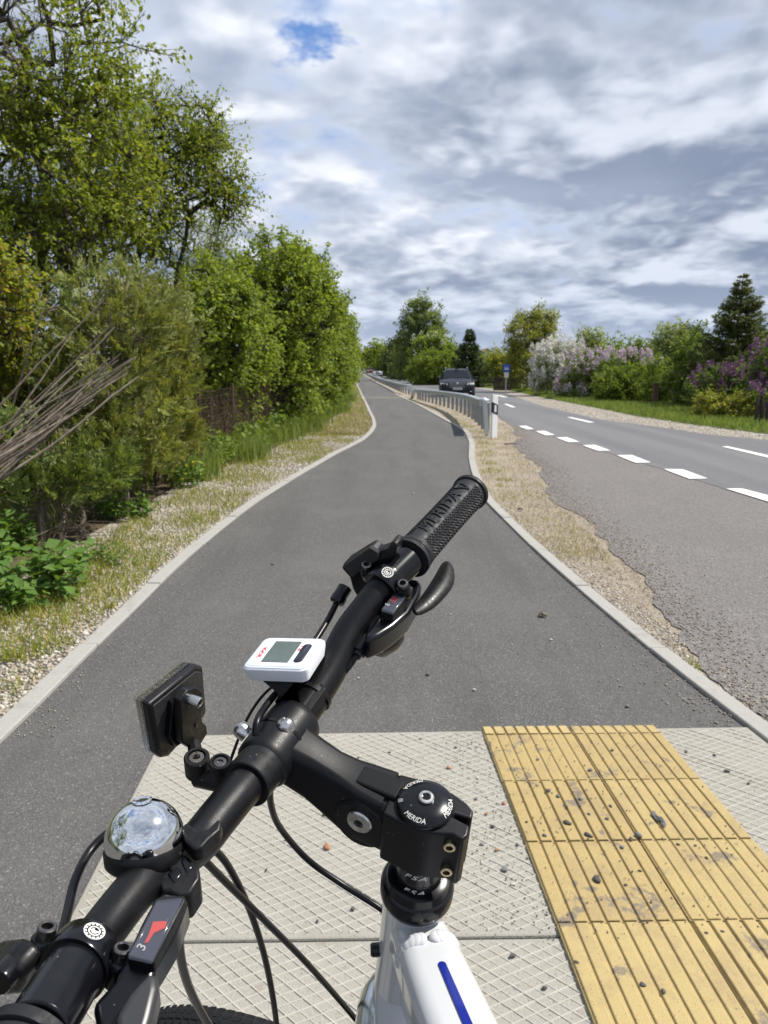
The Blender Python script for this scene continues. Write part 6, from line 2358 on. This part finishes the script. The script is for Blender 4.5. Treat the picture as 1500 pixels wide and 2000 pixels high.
GR = 'guardrails between the path and the road'
e0 = gp(949, 851)
rail('near guardrail ending in a slanting zinc plate, beside the white marker post', [e0, gp(917, 818), gp(884, 801), gp(850, 790), gp(824, 783), gp(808, 778)], .655, .125, 1.0, .085, 1.8, GR, hfar=.43)
e1 = gp(798, 771)
rail('long far guardrail behind the near one, running to the end of the road', [e1, gp(782, 766), gp(760, 756), gp(735, 744.5), gp(716, 733), gp(703, 723), gp(698.5, 717.5)], .52, .12, 1.5, .22, 0, GR, plate_lean=.14)

g = gp(963, 855)
kz = math.hypot(g[1], 1.3) / FOC
H_ = 84 * kz
W_ = 12.5 * kz
mk_post = thing('marker_post', g, 'white roadside marker post with a black band and reflector, next to the guardrail end', 'marker post')
mb = MB()
PR = lambda x, y: (g[0] + x * math.cos(.5) - y * math.sin(.5), g[1] + x * math.sin(.5) + y * math.cos(.5))
sect = lambda z, k=1.0, sl=0.0: [PR(x * W_ * k, y * W_ * .8) + (g[2] + z + sl * x,) for x, y in ((-.5, -.45), (.5, -.45), (.45, .1), (.12, .5), (-.12, .5), (-.45, .1))]
mb.loft([sect(-.02), sect(H_ * .95, 1, 0), sect(H_ * .985, .92, -.035)])
mb.build('body', pbr('post_white', (.88, .88, .88), .35), mk_post, smooth=False, bevel=.004)
mb = MB()
bs = lambda z, sl: [PR(x * W_ * 1.03, y * W_ * .83) + (g[2] + z + sl * x,) for x, y in ((-.5, -.45), (.5, -.45), (.45, .1), (.12, .5), (-.12, .5), (-.45, .1))]
mb.loft([bs(H_ * .55, -.05), bs(H_ * .79, -.05)])
mb.build('black_band', pbr('band_black', (.02, .02, .02), .4), mk_post, smooth=False)
MB().box((0, -W_ * .385, g[2] + H_ * .67), (W_ * .38, .012, H_ * .155), M=lambda q: PR(q[0], q[1]) + (q[2],)).build('reflector', pbr('reflector_white', (.75, .76, .78), .25), mk_post, smooth=False, bevel=.003)

# ================================================================== VEHICLES
K_CARP = pbr('car_paint_dark', (.007, .010, .018), .42, spec=.3, coat=.12)
K_GLASS = pbr('car_glass', (.012, .016, .02), .12, spec=.18)
K_LAMP = pbr('lamp_glass', (.90, .92, .90), .2, spec=.6)
K_TRIM = pbr('car_trim', (.02, .02, .021), .5)


def car(name, label, loc, rz, paint, scale=1.0, detail=True, low=False, tall=1.0):
    """length along y, front towards -y; width 1.88, height 1.65"""
    root = thing(name, loc, label, 'car', 'vehicles on the road', rz)
    root['_org'] = (0, 0, 0)
    Wd, Hh = 1.88 * scale, 1.64 * scale * tall
    S = scale

    def sec(y, wb, wt, zb, zs, zt, k=.0):
        # half-section mirrored: sill, waist, roof
        q = [(wb * .93, zb), (wb, zb + .12), (wb, zs - .18), (wb * .985, zs - .03), (wb * .93, zs), (wt * 1.02, zs + (zt - zs) * .5), (wt, zt - .09), (wt * .88, zt - .02), (wt * .5, zt)]
        r_ = [(x, z) for x, z in q] + [(-x, z) for x, z in reversed(q)]
        return [(x * S, y * S, z * S * tall) for x, z in r_]
    z0 = .26
    secs = [sec(-2.30, .70, .60, .34, .66, .70), sec(-2.24, .82, .72, .28, .76, .82), sec(-2.08, .91, .80, z0, .88, .93), sec(-1.6, .94, .82, z0, .97, 1.02), sec(-1.12, .94, .80, z0, 1.01, 1.06), sec(-.95, .94, .78, z0, 1.02, 1.10),
            sec(-.25, .94, .66, z0, 1.03, 1.58), sec(.1, .94, .655, z0, 1.03, 1.63), sec(.9, .94, .65, z0, 1.04, 1.64), sec(1.6, .93, .63, z0, 1.04, 1.56), sec(2.1, .90, .64, .3, 1.03, 1.20), sec(2.28, .84, .62, .36, .98, 1.06)]
    MB().loft(secs).build('body', paint, root, angle=32)
    # glass
    q = lambda pts: [(x * S, y * S, z * S * tall) for x, y, z in pts]
    mb = MB()
    mb.loft([q([(-.72, -.93, 1.105), (.72, -.93, 1.105), (.60, -.285, 1.55), (-.60, -.285, 1.55)]), q([(-.72, -.955, 1.115), (.72, -.955, 1.115), (.60, -.31, 1.56), (-.60, -.31, 1.56)])])
    mb.build('windscreen', K_GLASS, root, smooth=False)
    for sx in (-1, 1):
        mb = MB()
        mb.loft([q([(sx * .925, -.75, 1.06), (sx * .925, 1.75, 1.07), (sx * .665, 1.45, 1.50), (sx * .675, -.2, 1.52)]), q([(sx * .945, -.75, 1.06), (sx * .945, 1.75, 1.07), (sx * .685, 1.45, 1.50), (sx * .695, -.2, 1.52)])])
        mb.build('side_window', K_GLASS, root, smooth=False)
        # headlamps
        mb = MB()
        mb.loft([q([(sx * .50, -2.255, .70), (sx * .84, -2.16, .73), (sx * .86, -2.10, .84), (sx * .52, -2.22, .80)]), q([(sx * .50, -2.29, .70), (sx * .85, -2.20, .73), (sx * .87, -2.13, .85), (sx * .52, -2.255, .81)])])
        mb.build('headlight', K_LAMP, root, smooth=False, bevel=.01 * S)
        mb = MB()
        mb.loft([q([(sx * .50, -2.30, .40), (sx * .80, -2.24, .40), (sx * .80, -2.24, .56), (sx * .52, -2.30, .54)]), q([(sx * .50, -2.27, .40), (sx * .80, -2.20, .40), (sx * .80, -2.20, .56), (sx * .52, -2.27, .54)])])
        mb.build('air_intake', K_TRIM, root, smooth=False)
        mb = MB()
        mb.box((sx * 1.02 * S, -.72 * S, 1.10 * S * tall), (.18 * S, .13 * S, .14 * S))
        mb.build('mirror', paint, root, bevel=.03 * S)
        MB().tube(q([(sx * .60, -.1, 1.66), (sx * .61, .0, 1.70), (sx * .60, 1.2, 1.71), (sx * .58, 1.35, 1.64)]), .02 * S, 8).build('roof_rail', K_GALV, root)
        for yy_ in (-1.42, 1.40):
            w = MB().lathe((sx * .73 * S, yy_ * S, .36 * S), (sx, 0, 0), [(.22 * S, -.02), (.345 * S, -.01), (.36 * S, .03), (.36 * S, .17 * S), (.345 * S, .20 * S), (.24 * S, .205 * S)], 28).build('wheel', K_TYRE, root)
            MB().lathe((sx * .73 * S, yy_ * S, .36 * S), (sx, 0, 0), [(.235 * S, .10 * S), (.235 * S, .208 * S), (.20 * S, .19 * S), (.06 * S, .20 * S), (.04 * S, .215 * S)], 20).build('rim', K_GALV, w)
            MB().lathe((sx * .80 * S, yy_ * S, .37 * S), (sx, 0, 0), [(.30 * S, 0), (.42 * S, .005), (.42 * S, .142 * S), (.40 * S, .146 * S)], 28).build('wheel_arch', K_TRIM, root)
    mb = MB()
    mb.loft([q([(-.42, -2.30, .50), (.42, -2.30, .50), (.46, -2.31, .60), (.44, -2.26, .82), (-.44, -2.26, .82), (-.46, -2.31, .60)]), q([(-.42, -2.335, .50), (.42, -2.335, .50), (.46, -2.345, .60), (.44, -2.29, .82), (-.44, -2.29, .82), (-.46, -2.345, .60)])])
    gr_ = mb.build('grille', K_TRIM, root, smooth=False)
    if detail:
        for k in range(5):
            z = .56 + k * .052
            MB().box((0, (-2.345 + k * .009) * S, z * S), (.80 * S, .02 * S, .014 * S)).build('bar', K_GALV, gr_, smooth=False)
        MB().lathe((0, -2.325 * S, .74 * S), (0, -1, 0), [(.05 * S, 0), (.055 * S, .01), (.045 * S, .02)], 16).build('badge', K_GALV, gr_)
        pl = MB().box((0, -2.36 * S, .48 * S), (.52 * S, .02 * S, .11 * S)).build('number_plate', pbr('plate_white', (.78, .78, .78), .4), root, smooth=False)
        MB().box((-.245 * S, -2.371 * S, .48 * S), (.03 * S, .002 * S, .11 * S)).build('band', K_BLUE, pl, smooth=False)
        mb = MB()
        for k in range(5):
            x = -.185 + k * .085 + (.02 if k > 2 else 0)
            mb.box((x * S, -2.371 * S, .48 * S), (.045 * S, .003 * S, .07 * S))
        mb.build('plate_characters', K_TRIM, pl, smooth=False)
        MB().box((0, -2.26 * S, .33 * S), (1.5 * S, .06 * S, .05 * S)).build('skid_plate', K_GALV, root, bevel=.015)
        MB().box((0, -.35 * S, 1.47 * S), (.22 * S, .04 * S, .07 * S)).build('rear_mirror', K_TRIM, root, bevel=.01)
    return root


cz = 36.5
cx = (897 - 750) / FOC * cz
rd = math.atan2(float(E_DASH(60)) - float(E_DASH(40)), 20.0)
car('oncoming_car', 'dark blue grey off-road car coming along the road behind the guardrail', (cx, cz + 2.0, gz(cz) - .03), -.07, K_CARP, .90, True, tall=.90)
car('oncoming_car', 'small white car far down the road, beyond the guardrails', ((738 - 750) / FOC * 150, 152, gz(150)), .03, pbr('car_paint_white', (.75, .75, .76), .25, coat=.6), 1.0, False, tall=.92)
car('oncoming_car', 'small dark red car left of the far white one', ((725 - 750) / FOC * 190, 192, gz(190)), .03, pbr('car_paint_red', (.16, .012, .012), .25, coat=.6), 1.0, False, tall=.92)


def van(label, loc, paint):
    root = thing('van', loc, label, 'van', 'vehicles on the road')
    root['_org'] = (0, 0, 0)
    MB().loft([[(x, y, z) for x, z in ((-1.0, .35), (1.0, .35), (1.0, a), (.9, b), (-.9, b), (-1.0, a))] for y, a, b in ((-2.9, .9, 1.1), (-2.3, 1.2, 1.4), (-1.6, 2.2, 2.5), (2.6, 2.3, 2.55), (2.75, 2.1, 2.3))]).build('body', paint, root, bevel=.05)
    MB().loft([[(-.85, -2.22, 1.42), (.85, -2.22, 1.42), (.8, -1.68, 2.3), (-.8, -1.68, 2.3)], [(-.85, -2.27, 1.42), (.85, -2.27, 1.42), (.8, -1.73, 2.3), (-.8, -1.73, 2.3)]]).build('windscreen', K_GLASS, root, smooth=False)
    for sx in (-1, 1):
        for y in (-1.9, 1.8):
            MB().lathe((sx * .8, y, .36), (sx, 0, 0), [(.2, 0), (.36, .01), (.36, .2), (.3, .22)], 20).build('wheel', K_TYRE, root)
        MB().box((sx * .75, -2.88, .85), (.3, .06, .16)).build('headlight', K_LAMP, root, bevel=.02)
    return root


van('grey van at the far end of the road', ((708 - 750) / FOC * 310, 310, gz(310)), pbr('van_grey', (.35, .36, .40), .35))

# ================================================================== SIGNS, FENCE, POSTS, HOUSE ACROSS THE ROAD
zc = 42.0
b = col_at(985, zc)
sg = thing('bus_stop_sign', b, 'blue and white bus stop sign on a grey pole beside the yellow green tree', 'sign')
MB().tube([b, b + np.array([0, 0, 1.45])], .03, 10).build('pole', K_GALV, sg)
pz = pt(985, 719, zc)[2]
MB().box((b[0], b[1] - .04, pz), (.38, .03, .40)).build('panel', pbr('sign_blue', (.01, .05, .34), .4), sg, smooth=False, bevel=.01)
MB().box((b[0], b[1] - .06, pz), (.22, .012, .18)).build('bus_emblem', K_PRINT, sg, smooth=False, bevel=.01)
mb = MB()
mb.box((b[0], b[1] - .068, pz + .035), (.17, .006, .055))
mb.box((b[0] - .06, b[1] - .068, pz - .095), (.04, .012, .03))
mb.box((b[0] + .06, b[1] - .068, pz - .095), (.04, .012, .03))
mb.build('bus_windows', pbr('sign_blue', (.01, .05, .34), .4), sg, smooth=False)
MB().box((b[0], b[1] - .04, pt(985, 732, zc)[2]), (.24, .03, .28)).build('timetable', K_PRINT, sg, smooth=False, bevel=.01)
# triangular warning sign far down the road
zc = 200
b = ground_at((731 - 750) / FOC * zc + 1.1, zc)
ws = thing('warning_sign', b, 'red bordered triangular warning sign far down the road by the white car', 'sign')
MB().tube([b, b + np.array([0, 0, 2.6])], .05, 8).build('pole', K_GALV, ws)
tri = lambda k: [b + np.array([x * k, 0, 2.7 + z * k]) for x, z in ((-.55, -.35), (.55, -.35), (0, .6))]
MB().prism(tri(1.0), (0, -.03, 0)).build('red_border', pbr('sign_red', (.55, .02, .02), .4), ws, smooth=False)
MB().prism([p - np.array([0, .03, 0]) for p in tri(.68)], (0, -.012, 0)).build('white_field', K_PRINT, ws, smooth=False)

# dark board fence behind the bus stop
K_BRN = pbr('fence_brown', (.050, .032, .026), .8, noise=.4, nscale=12)
f0, f1 = col_at(963, 50), col_at(1012, 50)
bf = thing('board_fence', f0, 'dark brown board fence behind the bus stop sign', 'fence')
for i in range(13):
    q = f0 + (f1 - f0) * i / 12
    MB().box((q[0], q[1], q[2] + .42 + random.uniform(-.01, .01)), (.125, .025, .86)).build('board', K_BRN, bf, smooth=False, bevel=.004, seg=1)
for h in (.2, .7):
    MB().box(((f0[0] + f1[0]) / 2, f0[1] + .04, f0[2] + h), (f1[0] - f0[0], .03, .07)).build('cross_rail', K_BRN, bf, smooth=False)
# brown gate post in the hedge
b = col_at(1274, 27.0)
gp_ = thing('gate_post', b, 'square rusty brown post in front of the hedge, between the two green bushes', 'post')
MB().box((b[0], b[1], b[2] + .36), (.17, .12, .76)).build('shaft', pbr('post_brown', (.16, .085, .055), .8, noise=.5, nscale=14), gp_, smooth=False, bevel=.008)
MB().box((b[0], b[1], b[2] + .755), (.21, .15, .03)).build('cap', K_BRN, gp_, smooth=False, bevel=.006)
for i, (u, lab) in enumerate(((1473, 'dark weathered fence post under the purple lilac, left one of three'), (1483, 'dark weathered fence post under the purple lilac, middle one of three'), (1494, 'dark weathered fence post under the purple lilac, right one of three'))):
    b = col_at(u, 16.6)
    MB().tube([b, b + np.array([.01, 0, .25]), b + np.array([0, .01, .58 - .04 * i])], [.045, .042, .036], 9).build('fence_post', pbr('post_dark', (.05, .036, .03), .85, noise=.5, nscale=20), None, org=b)
    o = bpy.context.scene.collection.objects[-1]
    tag(o, lab, 'post', 'dark posts under the lilac')

# pale house gable far behind the small spruce
b = col_at(948, 120)
hs = thing('house', b, 'pale gabled house far off, between the small dark spruce and the bus stop sign', 'house')
w_, hw_, hr_ = 2.6, 2.2, 4.4
MB().prism([b + np.array(p) for p in ((-w_, 0, 0), (w_, 0, 0), (w_, 0, hw_), (0, 0, hr_), (-w_, 0, hw_))], (0, 7, 0)).build('walls', pbr('house_wall', (.62, .58, .52), .8), hs, smooth=False)
for sx in (-1, 1):
    MB().prism([b + np.array(p) for p in ((0, -.3, hr_ + .02), (0, -.3, hr_ + .16), (sx * (w_ + .3), -.3, hw_ - .12), (sx * (w_ + .3), -.3, hw_ - .26))], (0, 7.6, 0)).build('roof', pbr('house_roof', (.30, .20, .17), .8), hs, smooth=False)
wn = MB().box(tuple(b + np.array([0, -.02, 2.6])), (.9, .06, 1.0)).build('window', K_PRINT, hs, smooth=False)
MB().box(tuple(b + np.array([0, -.06, 2.6])), (.76, .03, .86)).build('pane', K_GLASS, wn, smooth=False)

# dark twig and a leaf lying on the sand verge, a far speck of bark
for (u, v, L, lab) in ((997, 868, 24, 'dark bit of twig lying on the sand near the white marker post'), (1060, 1205, 14, 'dark bit of twig lying where the sand meets the kerb, nearest of three'), (1016, 997, 10, 'dark bit of bark lying in the middle of the sandy verge')):
    g = gp(u, v)
    k = math.hypot(g[1], 1.3) / FOC
    mb = MB()
    for j in range(4):
        a = random.uniform(-.5, .5)
        mb.tube([g + np.array([-L * k * .5 * math.cos(a), -L * k * .5 * math.sin(a) * 2, .008]), g + np.array([0, random.uniform(-.01, .01), .02]), g + np.array([L * k * .5 * math.cos(a), L * k * math.sin(a), .01])], [.006, .009, .004], 6)
    mb.build('twig', K_POLED, None, org=g)
    tag(C.objects[-1], lab, 'twig', 'dark bits on the sandy verge')
